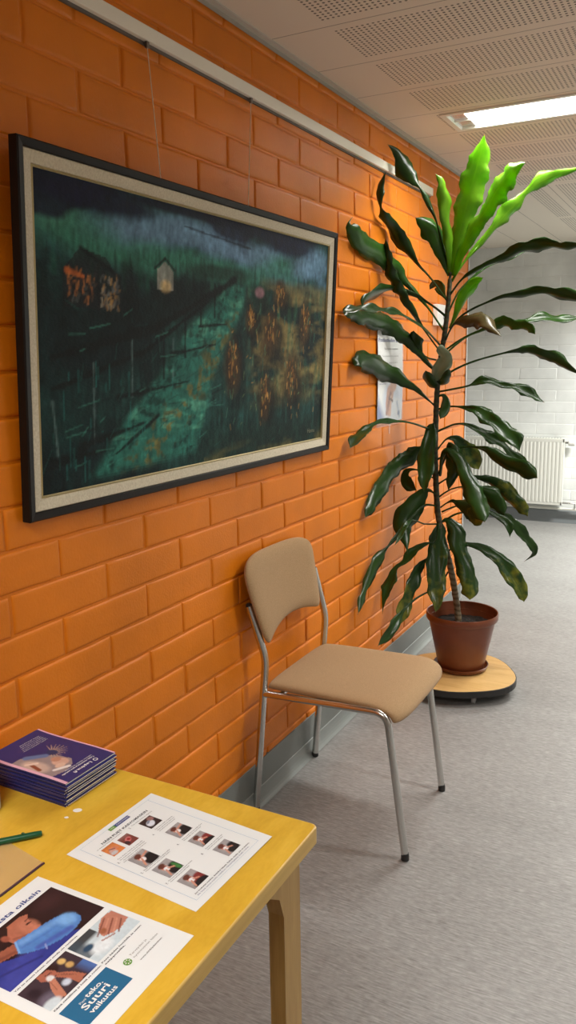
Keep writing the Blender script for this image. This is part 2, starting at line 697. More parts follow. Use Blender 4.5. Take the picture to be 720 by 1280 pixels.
# orange wall: backing body, brick face, plain end
T = .13
mb = MB()
mb.box((XL, YN, -.05), (XR, YF, 0), FLOOR)
mb.build('floor', kind='structure')
# ceiling leaves a rectangular opening for every luminaire
LX, LW = 1.18, .27
P_ = .3268
LAMPS = [(.235, 3.315 + .028), (.90, 6.10), (1.70, 2.40), (.235, -.42)]


def ceiling():
    mb = MB()
    xs = sorted({XL, XR} | {a for a, b in LAMPS} | {a + LX for a, b in LAMPS if a + LX < XR})
    ys = sorted({YN, YF} | {b for a, b in LAMPS} | {b + LW for a, b in LAMPS})
    for i in range(len(xs) - 1):
        for j in range(len(ys) - 1):
            cx, cy = (xs[i] + xs[i + 1]) / 2, (ys[j] + ys[j + 1]) / 2
            if any(a < cx < a + LX and b < cy < b + LW for a, b in LAMPS):
                continue
            mb.box((xs[i], ys[j], H), (xs[i + 1], ys[j + 1], H + .02), CEIL)
    mb.build('ceiling', kind='structure')


ceiling()
brick_wall('wall_left', ORANGE, (0, YN, 0), (0, 1, 0), (1, 0, 0), WEND - YN, .10, H, .0933, .9235, .308,
           (1.483 - YN) % .308, (1.637 - YN) % .308)
mb = MB()
mb.box((-T, YN, 0), (-.0005, WEND, H), ORANGE)
mb.build('wall_left', kind='structure')
_, o = brick_wall('wall_back', WHITEB, (XL, YF, 0), (1, 0, 0), (0, -1, 0), XR - XL, 0, H, .0985, 1.2915, .327,
                  (.03 - XL) % .327, (-.135 - XL) % .327, .006, .0022)
mb = MB()
mb.box((XR, YN, 0), (XR + .1, YF, H), WHITEW)
mb.build('wall_right', kind='structure')
mb = MB()
mb.box((XL, YN - .1, 0), (XR, YN, H), WHITEW)
mb.build('wall_front', kind='structure')
mb = MB()
mb.box((XL - .1, YN, 0), (XL, YF, H), WHITEW)
mb.build('wall_hall', kind='structure')
mb = MB()
mb.box((XL, YF + .0005, 0), (XR, YF + .1, H), WHITEW)
mb.build('wall_back', kind='structure')

# steel corner bead on the end of the orange wall
mb = MB()
mb.box((-T - .004, WEND - .001, 0), (.010, WEND + .004, H), STEELG, .001)
mb.box((.0062, WEND - .012, 0), (.010, WEND + .002, H), STEELG, .001)
mb.build('trim_1', kind='structure')
# ceiling angle trim along the orange wall
mb = MB()
mb.box((.0075, YN, H - .004), (.030, WEND, H - .0005), mat('ceiling_trim', (.55, .52, .46), .5), 0)
mb.box((.0075, YN, H - .016), (.0095, WEND, H - .004), mat('ceiling_trim_lip', (.38, .35, .30), .5), 0)
mb.build('trim_2', kind='structure')


def skirting(name, pts, z1=.155):
    """profile swept along y on the orange wall"""
    mb = MB()
    y0, y1 = YN, WEND + .004
    mb.box((.0, y0, .06), (.0095, y1, z1), BASEG, .0015)
    prof = [(.0085, .062), (.012, .060)] + [(.012 + .020 * (1 - math.cos(t)), .060 - .058 * math.sin(t)) for t in [i * math.pi / 12 for i in range(7)]]
    n = len(prof)
    vs = [(x, y0, z) for x, z in prof] + [(x, y1, z) for x, z in prof] + [(0, y0, 0), (0, y1, 0)]
    fs = [(i, i + 1, n + i + 1, n + i) for i in range(n - 1)]
    mb.add(vs, fs + [tuple(range(n)) + (2 * n,), tuple(range(n, 2 * n))[::-1] + (2 * n + 1,)], BASEL)
    return mb.build(name, kind='structure', smooth=False)


skirting('baseboard_left', None)
mb = MB()
mb.box((XL, YF - .014, 0), (XR, YF, .115), mat('far_grey_skirting', (.22, .24, .25), .45), .002)
mb.build('baseboard_back', kind='structure')


# ================================================================== CEILING LIGHTS
LAMPM = emat('lit_fluorescent_optic', LAMP_COLOR, LAMP_POWER)
LAMPM2 = emat('lit_fluorescent_optic_cool', COOL_COLOR, LAMP_POWER)
LOUV = mat('bright_aluminium_louvre', (.75, .76, .76), .25, .7)
TRAYM = mat('white_light_housing', (.78, .78, .74), .5)


def ceiling_light(x, y, label, m, watts, col, group='recessed fluorescent ceiling lights'):
    t = thing('ceiling_light', label, 'ceiling light', (x + LX / 2, y + LW / 2, H), group)
    mb = MB()
    z = H
    for lo, hi in (((x, y, z - .006), (x + LX, y + .022, z + .012)), ((x, y + LW - .022, z - .006), (x + LX, y + LW, z + .012)),
                   ((x, y + .022, z - .006), (x + .022, y + LW - .022, z + .012)), ((x + LX - .022, y + .022, z - .006), (x + LX, y + LW - .022, z + .012))):
        mb.box(lo, hi, TRAYM, .001)
    # tray sides above the ceiling
    mb.box((x, y, z + .012), (x + .003, y + LW, z + .075), TRAYM)
    mb.box((x + LX - .003, y, z + .012), (x + LX, y + LW, z + .075), TRAYM)
    mb.box((x, y, z + .012), (x + LX, y + .003, z + .075), TRAYM)
    mb.box((x, y + LW - .003, z + .012), (x + LX, y + LW, z + .075), TRAYM)
    mb.box((x, y, z + .075), (x + LX, y + LW, z + .078), TRAYM)
    mb.build('housing', t)
    for k in (0, 1):
        ya = y + .024 + k * (LW / 2 - .020)
        yb = ya + LW / 2 - .028
        mb = MB()
        mb.box((x + .085, ya, z + .008), (x + LX - .085, yb, z + .014), m)
        o = mb.build('diffuser', t)
        o['label'] = 'lit white optic'
        for e in (0, 1):
            mb = MB()
            xe = x + .024 if e == 0 else x + LX - .083
            mb.box((xe, ya, z + .004), (xe + .059, yb, z + .010), LOUV, .001)
            mb.build('end_louvre', t)
    mb = MB()
    mb.box((x + .022, y + LW / 2 - .003, z - .002), (x + LX - .022, y + LW / 2 + .003, z + .014), TRAYM)
    mb.build('divider', t)
    ld = bpy.data.lights.new('tube_light', 'AREA')
    ld.shape = 'RECTANGLE'
    ld.size, ld.size_y = LX - .17, LW - .06
    ld.energy = watts
    ld.color = col
    ld.spread = math.radians(SPREAD)
    lo_ = bpy.data.objects.new('tube_light', ld)
    COL.objects.link(lo_)
    lo_.parent = t
    lo_.location = (0, 0, .003)
    return t


ceiling_light(*LAMPS[0], 'lit fluorescent ceiling light above the tall potted plant', LAMPM, LAMP_W, LAMP_COLOR)
ceiling_light(*LAMPS[1], 'lit fluorescent ceiling light near the white brick wall, outside the frame', LAMPM2, LAMP_W * 4.6, COOL_COLOR)
ceiling_light(*LAMPS[2], 'lit fluorescent ceiling light right of the chair, outside the frame', LAMPM, LAMP_W * 1.0, LAMP_COLOR)
ceiling_light(*LAMPS[3], 'lit fluorescent ceiling light above the table, outside the frame', LAMPM, LAMP_W * 1.1, LAMP_COLOR)

# ================================================================== PICTURE RAIL, WIRES, PAINTING
rail = MB()
rail.box((.006, YN + .01, 2.262), (.022, 3.94, 2.296), RAILM, .002)
rail.box((.004, YN + .01, 2.255), (.010, 3.938, 2.2625), mat('rail_slot_shadow_gap', (.12, .10, .08), .6))
t = thing('picture_rail', 'long cream picture hanging rail high on the orange brick wall', 'picture rail', (.006, 1.5, 2.26))
rail.build('rail', t)

# painting plane: leaning out at the top
A0 = Vector((.032, 1.222, 1.167))      # front, bottom, left
A1 = Vector((.032, 2.720, 1.167))
A2 = Vector((.074, 1.222, 1.936))
eu = (A1 - A0).normalized()
ev = (A2 - A0).normalized()
en = eu.cross(ev).normalized()
if en.x < 0:
    en = -en
PW, PH = (A1 - A0).length, (A2 - A0).length


def PP(s, t_, n=0.):
    return A0 + eu * s + ev * t_ + en * n


pt = thing('framed_painting', 'large framed painting of a dark teal landscape hung on the orange brick wall', 'painting', tuple(PP(PW / 2, 0, -.02)))


def frame_ring(mb, in0, in1, n0, n1, m, nb=None):
    """mitred ring between insets in0 and in1; heights n0 (outer) n1 (inner); nb = back height"""
    def c4(i, n):
        return [PP(i, i, n), PP(PW - i, i, n), PP(PW - i, PH - i, n), PP(i, PH - i, n)]
    rings = []
    if nb is not None:
        rings.append(c4(in0, nb))
    rings += [c4(in0, n0 - .003), c4(in0 + .003, n0), c4(in1 - .002, n1), c4(in1, n1 - .003)]
    if nb is not None:
        rings.append(c4(in1, nb))
    vs = [p_ for r in rings for p_ in r]
    fs = []
    K = len(rings)
    for r in range(K - 1):
        for e in range(4):
            fs.append((r * 4 + e, r * 4 + (e + 1) % 4, (r + 1) * 4 + (e + 1) % 4, (r + 1) * 4 + e))
    mb.add(vs, fs, m)


mb = MB()
frame_ring(mb, 0, .0185, .0, -.003, BLACKF, -.024)
mb.build('frame', pt)
mb = MB()
frame_ring(mb, .0175, .0455, -.006, -.011, LINEN, -.022)
o = mb.build('liner', pt)
o['label'] = 'cream linen liner'
mb = MB()
frame_ring(mb, .0445, .0495, -.010, -.012, GOLD, -.020)
mb.build('fillet', pt)
mb = MB()
mb.add([PP(.001, .001, -.025), PP(PW - .001, .001, -.025), PP(PW - .001, PH - .001, -.025), PP(.001, PH - .001, -.025)], [(0, 1, 2, 3)], mat('backing_board', (.25, .18, .1), .9))
mb.build('backing_board', pt)


def paint_picture():
    w, h = 330, 200
    p = Pic(w, h, srgb(12, 28, 28), PW / PH)
    U, V = p.U, p.V
    n1, n2, n3 = fbm(h, w, 4, 6, 5), fbm(h, w, 14, 10, 4), fbm(h, w, 6, 60, 4)
    n4 = fbm(h, w, 40, 60, 3)
    # lower darkness with teal glimmers
    p.put((n1 - .45) * 3, srgb(22, 62, 58), .8)
    p.put((n3 - .5) * 3.5 * (V < .6), srgb(30, 78, 72), .55)
    p.put((.62 - V) * 2 * (U < .3), srgb(8, 22, 24), .6)
    # mist and sky
    sky = np.clip((V - .70) / .12 + (n2 - .5) * 2, 0, 1)
    p.put(sky, srgb(30, 66, 66), .9)
    cl = np.clip((n1 - .42) * 4, 0, 1) * np.clip((V - .76) / .08, 0, 1) * np.clip((.985 - V) / .05, 0, 1)
    p.put(cl * np.clip((U - .15) / .2, 0, 1), srgb(92, 124, 156), .85)
    for c in ((.05, .88, .05, .05), (.2, .86, .10, .05), (.31, .90, .09, .05), (.40, .92, .08, .04), (.53, .90, .10, .05), (.66, .87, .08, .05), (.93, .90, .08, .06), (.86, .85, .06, .04), (.72, .90, .06, .03)):
        p.ell(*c, srgb(104, 138, 168) if c[0] > .15 else srgb(70, 120, 100), 0, .9, .55, .6)
    for c in ((.10, .84, .09, .06), (.42, .80, .12, .05), (.27, .80, .10, .05), (.74, .83, .09, .05), (.6, .79, .12, .04)):
        p.ell(*c, srgb(50, 112, 92), 0, 1.0, .7, 1.2)
    # deep navy strip at the top
    top = np.clip((V - .93 + .06 * (n1 - .5) * 3 + .05 * np.cos(U * 9)) / .03, 0, 1)
    p.put(top, srgb(9, 11, 36), .92)
    p.ell(.14, .95, .13, .04, srgb(10, 12, 38), 0, .6, .9, .5)
    p.ell(.80, .95, .12, .045, srgb(12, 18, 44), 0, .6, .9, .5)
    p.ell(.45, .985, .25, .02, srgb(10, 12, 34), 0, .6, .9, .5)
    p.line((.38, .93), (.62, .90), .004, srgb(12, 20, 30), .6, .7, wob=.8)
    # tree haze
    for i in range(46):
        u = .02 + .95 * (i / 46)
        hgt = .05 + .05 * random.random()
        y = .72 + .05 * random.random()
        p.line((u, y - .05), (u + random.uniform(-.01, .01), y + hgt), .006 + .01 * random.random(),
               srgb(*random.choice([(14, 44, 36), (22, 70, 56), (8, 26, 24), (40, 92, 74)])), 1.1, .5, .002, .8)
    # dark fields on the left, ridge
    p.ell(.13, .50, .22, .13, srgb(9, 22, 24), 0, .7, .8, .5)
    p.ell(.50, .78, .11, .03, srgb(12, 34, 28), 0, .6, .75, .6)
    p.ell(.28, .60, .17, .07, srgb(8, 20, 20), 20, .6, .8, .5)
    # the green lane
    lane = [(.545, .73), (.60, .735), (.585, .62), (.50, .42), (.46, .25), (.42, .05), (.12, .03), (.20, .20), (.30, .36), (.40, .55)]
    q = Pic(w, h, (0, 0, 0), p.asp)
    q.poly(lane, (1, 1, 1))
    mk = q.a[:, :, 0]
    for _ in range(3):
        mk = (mk + np.roll(mk, 2, 0) + np.roll(mk, -2, 0) + np.roll(mk, 2, 1) + np.roll(mk, -2, 1)) / 5
    st = fbm(h, w, 26, 18, 4)
    p.put(mk * (.4 + .9 * st), srgb(42, 112, 98), .85)
    p.put(mk * np.clip((st - .52) * 6, 0, 1) * (V > .15), srgb(84, 150, 126), .6)
    p.put(mk * np.clip((n4 - .55) * 6, 0, 1), srgb(10, 34, 32), .7)
    p.put(mk * np.clip((n4 - .5) * 5, 0, 1) * np.clip(1 - abs(V - (.05 + (U - .25) * 1.6)) / .12, 0, 1), srgb(120, 112, 56), .7)
    # ochre field at the right
    fld = np.clip((U - .60) / .08, 0, 1) * np.clip((.80 - V) / .08, 0, 1) * np.clip((V - .18) / .15, 0, 1)
    p.put(fld * np.clip((n2 - .36) * 3.2, 0, 1), srgb(128, 112, 66), .85)
    p.put(fld * np.clip((n3 - .52) * 4, 0, 1), srgb(40, 84, 62), .6)
    p.put(fld * np.clip((fbm(h, w, 9, 11, 4) - .52) * 5, 0, 1), srgb(20, 28, 22), .8)
    for (u, v_, a, b) in ((.555, .43, .030, .10), (.713, .545, .032, .09), (.822, .33, .032, .11), (.692, .25, .026, .10), (.885, .60, .026, .09), (.755, .73, .026, .045), (.63, .60, .02, .05)):
        p.ell(u + .014, v_ - .03, a * 1.5, b * 1.2, srgb(12, 14, 12), 0, .8, .85, 1.2)
        p.ell(u, v_, a * .9, b, srgb(66, 46, 24), 0, 1.0, .9, 1.4)
        for _ in range(44):
            uu, vv = u + random.gauss(0, a * .42), v_ + random.gauss(0, b * .42)
            p.line((uu, vv), (uu + random.uniform(-.004, .004), vv + .03 * random.random()), .003, srgb(*random.choice([(146, 100, 46), (110, 72, 32), (40, 28, 18), (168, 126, 66), (70, 78, 48)])), 1., .85)
    for i in range(120):
        u, v_ = .52 + .45 * random.random(), .12 + .55 * random.random()
        p.line((u, v_), (u + random.uniform(-.006, .006), v_ + .05 * random.random()), .003, srgb(*random.choice([(150, 112, 56), (24, 50, 38), (12, 16, 14), (90, 110, 74), (60, 110, 90)])), 1., .6)
    p.ell(.662, .722, .018, .022, srgb(132, 96, 104), 0, .6, .8, .3)
    p.put(np.clip((.16 - V) / .08, 0, 1) * np.clip((U - .4) / .1, 0, 1), srgb(16, 34, 28), .7)
    p.put(np.clip((.07 - V) / .05, 0, 1) * np.clip((n2 - .45) * 5, 0, 1) * (U > .45), srgb(90, 84, 48), .6)
    # houses
    p.poly([(.06, .60), (.06, .72), (.10, .79), (.16, .77), (.195, .70), (.195, .60)], srgb(20, 24, 26), .8)
    for (c0, c1, v0, v1, ncol) in ((.068, .135, .61, .71, 0), (.145, .192, .60, .70, 1)):
        for _ in range(70):
            uu, vv = random.uniform(c0, c1), random.uniform(v0, v1)
            p.line((uu, vv), (uu + random.uniform(-.003, .006), vv + .025 * random.random()), .004,
                   srgb(*random.choice([[(120, 76, 40), (70, 52, 40), (34, 28, 26), (150, 92, 44), (60, 62, 60)], [(112, 104, 88), (84, 86, 84), (140, 106, 60), (56, 58, 60)]][ncol])), 1., .7)
    p.line((.068, .715), (.105, .70), .010, srgb(160, 84, 36), .9, .8, .006)
    p.line((.14, .60), (.14, .74), .006, srgb(18, 18, 20), .8, .8)
    p.line((.10, .79), (.195, .71), .008, srgb(12, 18, 20), .8, .8)
    p.poly([(.295, .685), (.295, .755), (.32, .79), (.345, .755), (.345, .685)], srgb(128, 130, 122), .85)
    p.ell(.322, .70, .016, .022, srgb(186, 160, 110), 0, .7, .8, .4)
    p.line((.29, .76), (.32, .80), .005, srgb(14, 24, 24), .7, .8)
    p.line((.32, .80), (.35, .76), .005, srgb(14, 24, 24), .7, .8)
    p.ell(.22, .66, .03, .12, srgb(8, 16, 18), 0, .7, .8, .5)
    # fence rails, posts and their shade across the lane
    B = srgb(7, 12, 13)
    for (a, b_, ww) in (((.03, .44), (.30, .55), .016), ((.30, .55), (.56, .76), .013), ((.03, .34), (.26, .46), .010), ((.26, .46), (.46, .66), .008)):
        p.line(a, b_, ww, B, .8, .92, wob=.9)
    for (a, b_, ww) in (((.484, .73), (.484, .60), .005), ((.435, .71), (.435, .56), .005), ((.383, .63), (.383, .44), .006), ((.316, .55), (.316, .36), .006)):
        p.line(a, b_, ww, B, .8, .92, wob=.4)
    for (a, b_, ww) in (((.224, .50), (.224, .30), .003), ((.125, .42), (.125, .15), .004), ((.345, .52), (.345, .35), .003), ((.03, .3), (.04, .12), .004)):
        p.line(a, b_, ww, srgb(86, 110, 108), 1., .5, wob=.9)
    for (a, b_, ww) in (((.19, .30), (.40, .345), .012), ((.34, .45), (.49, .49), .010), ((.09, .14), (.26, .20), .016), ((.43, .56), (.53, .575), .007), ((.30, .22), (.18, .10), .01), ((.02, .10), (.16, .12), .02)):
        p.line(a, b_, ww, B, .9, .9, .003, 1.0)
    for i in range(90):
        u, v_ = .05 + .45 * random.random(), .05 + .55 * random.random()
        p.line((u, v_), (u + random.uniform(.01, .05), v_ + random.uniform(0, .03)), .0025, srgb(*random.choice([(10, 18, 18), (12, 44, 42), (54, 120, 104)])), 1., .45)
    for i in range(40):
        u = .04 + .4 * random.random()
        v_ = .02 + .35 * random.random()
        p.line((u, v_), (u, v_ + .10 * random.random()), .003, srgb(30, 110, 104), 1.2, .35)
    # dry vertical brush drag over everything
    fine = fbm(h, w, 24, 120, 4)
    p.a = p.a * (1 + 1.1 * (fine - .5))[:, :, None]
    for i in range(260):
        u, v_ = random.random(), random.random() * .6
        p.line((u, v_), (u + random.gauss(0, .012), v_ + random.uniform(.01, .07)), .0025, srgb(*random.choice([(8, 18, 18), (14, 42, 40), (26, 74, 68), (10, 26, 26)])), 1.2, .4)
    p.mottle(.35, 50)
    p.a = np.clip(p.a * 1.3, 0, 1)
    q = .0475

    def surf(u, v_):
        return PP(q + u * (PW - 2 * q), q + v_ * (PH - 2 * q), -.016)
    return p.mesh(surf, 'canvas', pt, VCP)


paint_picture()
mb = MB()
sigs = lambda s, t_: PP(PW - .16 + s, .075 + t_, -.0152)
put_text(mb, sigs, 'Hannu', 0, 0, .055, mat('signature_paint', (.18, .17, .10), .5), .016)
mb.build('signature', pt)

for k, ((y0, x0), (y1, z1), lab) in enumerate((((1.725, .016), (1.705, 1.938), 'thin steel hanging wire at the left of the painting top'), ((2.222, .016), (2.125, 1.938), 'thin steel hanging wire at the right of the painting top'))):
    t = thing('hanging_wire', lab, 'picture wire', (x0, y0, 2.256), 'wires holding the painting')
    mb = MB()
    mb.tube([(x0, y0, 2.258), (.055, y1, z1)], .0012, WIRE, 6)
    mb.build('wire', t)
    mb = MB()
    mb.box((x0 - .004, y0 - .005, 2.247), (x0 + .004, y0 + .005, 2.262), mat('hook_steel', (.2, .18, .16), .4, .8), .001)
    mb.build('hook', t)

# ================================================================== CHAIR
ch = thing('side_chair', 'tan upholstered side chair with steel tube legs against the orange wall', 'chair', (.29, 2.34, 0))
R0 = .0122
Nf, Nb = (.563, 2.106, .012), (.020, 2.143, .012)
Ff, Fb = (.542, 2.543, .012), (.033, 2.572, .012)


def chair_side(front, rear, bend, top, ztop):
    """front leg + side rail as one bent tube, rear leg and back upright as another"""
    fr, re_, bd, tp_ = Vector(front), Vector(rear), Vector(bend), Vector(top)
    # junction on the rear upright at rail height
    zr = .432
    k = (zr - re_.z) / (bd.z - re_.z)
    J = re_.lerp(bd, k)
    knee = Vector((fr.x - .062, fr.y + (J.y - fr.y) * .02, .462))
    mb = MB()
    path = [fr] + arc(fr, knee, J + Vector((0, 0, .004)), .045, 8) + [J + Vector((.004, 0, .0))]
    mb.tube(path, R0 * .92, CHROME, 14)
    mb.build('front_leg', ch, angle=40)
    mb = MB()
    path = [re_] + arc(re_, bd, tp_, .035, 6) + [tp_]
    mb.tube(path, R0, CHROME, 14)
    o = mb.build('rear_leg', ch, angle=40)
    for p_, nm in ((fr, 'foot'), (re_, 'foot')):
        mb = MB()
        mb.lathe([(.0095, -.012), (.0125, -.010), (.0125, .004), (.0110, .012)], tuple(p_), BLACKP, 16)
        o2 = mb.build('foot_cap', ch)
        o2['label'] = 'black plastic foot cap'
    mb = MB()
    mb.lathe([(.0098, -.003), (.0098, .004), (.006, .008)], tuple(tp_), BLACKP, 14)
    mb.build('tube_cap', ch)
    return J, knee


Jn, Kn = chair_side(Nf, Nb, (.074, 2.135, .555), (.034, 2.105, .735), 0)
Jf, Kf = chair_side(Ff, Fb, (.084, 2.566, .572), (.044, 2.552, .752), 0)
mb = MB()
mb.tube([Kn + Vector((-.05, 0, -.004)), Kf + Vector((-.05, 0, -.004))], .008, CHROME, 10)
mb.build('cross_bar', ch, angle=40)
mb = MB()
mb.tube([Jn + Vector((.05, 0, -.004)), Jf + Vector((.05, 0, -.004))], .008, CHROME, 10)
mb.build('cross_bar', ch, angle=40)


def smooth_obj(o, lv=2):
    m_ = o.modifiers.new('sub', 'SUBSURF')
    m_.levels = lv
    m_.render_levels = lv


def seat():
    # waterfall-front pad; rows from rear (0) to front (1)
    xs = [(.056, .446, .014), (.062, .464, .006), (.10, .470, 0), (.22, .474, 0), (.34, .478, 0), (.44, .481, 0), (.495, .480, 0), (.533, .468, .001), (.549, .449, .004), (.549, .430, .010)]
    mb = MB()
    rows = []
    NY = 9
    for (x, z, ins) in xs:
        t_ = (x - .06) / .49
        ya = 2.140 * (1 - t_) + 2.098 * t_ + ins
        yb = 2.585 * (1 - t_) + 2.572 * t_ - ins
        xx = x
        row = []
        for j in range(NY):
            f = j / (NY - 1)
            e = abs(f - .5) * 2
            crown = .004 * (1 - e ** 2) if .08 < x < .5 else 0
            cx = .018 * e ** 6 if x > .49 else (-.010 * e ** 6 if x < .08 else 0)
            row.append((xx - cx, ya + (yb - ya) * f, z + crown))
        rows.append(row)
    top = [p_ for r in rows for p_ in r]
    K = len(xs)
    fs = [(i * NY + j, i * NY + j + 1, (i + 1) * NY + j + 1, (i + 1) * NY + j) for i in range(K - 1) for j in range(NY - 1)]
    bot = []
    for i, r in enumerate(rows):
        for j, (x, y, z) in enumerate(r):
            zb = min(z - .010, .440 + .016 * (x - .06) / .44) if i < K - 3 else z - (.012 if i < K - 1 else .004)
            bot.append((x - (.022 if i >= K - 3 else 0) + (.004 if i == 0 else 0), y + (.006 if j == 0 else -.006 if j == NY - 1 else 0), zb))
    n = len(top)
    fs += [tuple(n + q for q in f[::-1]) for f in fs[:]]
    for i in range(K - 1):
        fs.append((i * NY, (i + 1) * NY, n + (i + 1) * NY, n + i * NY))
        fs.append((i * NY + NY - 1, n + i * NY + NY - 1, n + (i + 1) * NY + NY - 1, (i + 1) * NY + NY - 1))
    for j in range(NY - 1):
        fs.append((j, n + j, n + j + 1, j + 1))
        q = (K - 1) * NY
        fs.append((q + j, q + j + 1, n + q + j + 1, n + q + j))
    mb.add(top + bot, fs, FABRIC)
    o = mb.build('seat', ch, smooth=True)
    smooth_obj(o)


seat()


def backrest():
    # outline in (f across y, z), curved in plan, leaning with the uprights
    ya, yb = 2.058, 2.535
    mb = MB()
    NU, NV = 13, 9
    front, back = [], []
    for j in range(NV):
        v_ = j / (NV - 1)
        for i in range(NU):
            u = i / (NU - 1)
            e = abs(u - .5) * 2
            zt = .893 - .024 * e ** 6 - .002 * (u - .5) * 2
            zb = .598 + .020 * u + .036 * (1 - e ** 2)
            z = zb + (zt - zb) * v_
            taper = .070 * (1 - v_) ** 1.3
            rnd = .020 * max(0, (v_ - .8) / .2) ** 3 + .010 * max(0, (.15 - v_) / .15) ** 2
            y = ya + taper + rnd + (yb - ya - taper * 1.1 - 2 * rnd) * u
            lean = .075 - (z - .60) * .16
            bow = -.022 * (1 - e ** 2)
            x = lean + bow + .010
            edge = min(u, 1 - u) < .01 or v_ < .01 or v_ > .99
            th = .008 if edge else .017
            front.append((x + th, y, z))
            back.append((max(x - th, .010), y, z))
    n = NU * NV
    fs = [(j * NU + i, j * NU + i + 1, (j + 1) * NU + i + 1, (j + 1) * NU + i) for j in range(NV - 1) for i in range(NU - 1)]
    fs += [tuple(n + q for q in f[::-1]) for f in fs[:]]
    for i in range(NU - 1):
        fs.append((i, n + i, n + i + 1, i + 1))
        q = (NV - 1) * NU
        fs.append((q + i, q + i + 1, n + q + i + 1, n + q + i))
    for j in range(NV - 1):
        fs.append((j * NU, (j + 1) * NU, n + (j + 1) * NU, n + j * NU))
        q = NU - 1
        fs.append((j * NU + q, n + j * NU + q, n + (j + 1) * NU + q, (j + 1) * NU + q))
    mb.add(front + back, fs, FABRIC)
    o = mb.build('backrest', ch, smooth=True)
    smooth_obj(o)


backrest()

# ================================================================== TABLE
ZT = .70
TX0, TX1, TY0, TY1 = .030, .738, -.05, 1.152
tb = thing('table', 'yellow birch table with solid wood legs in the near left corner', 'table', (.38, .55, 0))


def rrect(x0, y0, x1, y1, r, n=5):
    out = []
    for (cx, cy, a0) in ((x1 - r, y1 - r, 0), (x0 + r, y1 - r, 90), (x0 + r, y0 + r, 180), (x1 - r, y0 + r, 270)):
        for i in range(n + 1):
            a = math.radians(a0 + 90 * i / n)
            out.append((cx + r * math.cos(a), cy + r * math.sin(a)))
    return out


def slab(poly_fn, z0, z1, r, mside, mtop):
    mb = MB()
    rings = [(0, z0), (0, z1 - r), (r * .3, z1 - r * .3), (r, z1)]
    vs = []
    n = None
    for ins, z in rings:
        P = poly_fn(ins)
        n = len(P)
        vs += [(x, y, z) for x, y in P]
    fs = []
    for k in range(len(rings) - 1):
        for i in range(n):
            fs.append((k * n + i, k * n + (i + 1) % n, (k + 1) * n + (i + 1) % n, (k + 1) * n + i))
    mb.add(vs, fs + [tuple(range(n))[::-1]], mside)
    b = (len(rings) - 1) * n
    mb.f.append(tuple(b + i for i in range(n)))
    mb.m.append(mb.mi(mtop))
    return mb


slab(lambda i: rrect(TX0 + i, TY0 + i, TX1 - i, TY1 - i, .012), ZT - .030, ZT, .003, BIRCHEDGE, BIRCH).build('tabletop', tb)
for (lx, ly, sx) in ((.685, 1.064, 1), (.053, 1.064, -1), (.685, -.012, 1), (.053, -.012, -1)):
    mb = MB()
    # bent-wood leg: straight shaft, outer corner rounded into the underside
    prof = []
    x0, x1 = lx, lx + .030
    ztop = ZT - .030
    y0, y1 = ly, ly + .054
    outer = [(y0 + (0 if ly > .5 else 0), 0), (y1, 0)]
    yo = y1 if ly > .5 else y0
    yi = y0 if ly > .5 else y1
    sgn = 1 if ly > .5 else -1
    pl = [(yi, 0), (yo, 0), (yo, ztop - .04)] + [(yo - sgn * .035 * (1 - math.cos(a)), ztop - .04 + .04 * math.sin(a)) for a in [math.pi / 2 * k / 5 for k in range(1, 6)]]
    pl += [(yi - sgn * .10, ztop), (yi - sgn * .10, ztop - .022), (yi - sgn * .05, ztop - .030), (yi - sgn * .015, ztop - .055), (yi, ztop - .10)]
    n = len(pl)
    vs = [(x0, y, z) for y, z in pl] + [(x1, y, z) for y, z in pl]
    mb.add(vs, [tuple(range(n)), tuple(range(n, 2 * n))[::-1]] + [(i, (i + 1) % n, n + (i + 1) % n, n + i) for i in range(n)], BIRCHLEG)
    o = mb.build('leg', tb)
    bv = o.modifiers.new('bev', 'BEVEL')
    bv.width = .0025
    bv.segments = 2
    bv.limit_method = 'ANGLE'
mb = MB()
for (cx, cy, a, b, an) in ((.325, .998, .0085, .0062, .5), (.3235, .971, .0042, .003, .3)):
    pts = [(cx + a * math.cos(t_) * math.cos(an) - b * math.sin(t_) * math.sin(an) + random.uniform(-.0004, .0004), cy + a * math.cos(t_) * math.sin(an) + b * math.sin(t_) * math.cos(an)) for t_ in [k * math.pi / 10 for k in range(20)]]
    mb.prism(pts, ZT, ZT + .0003, WHITEP)
o = mb.build('worn_spot', tb)
o['label'] = 'two small white worn spots'

# ------------------------------------------------------------------ sheets


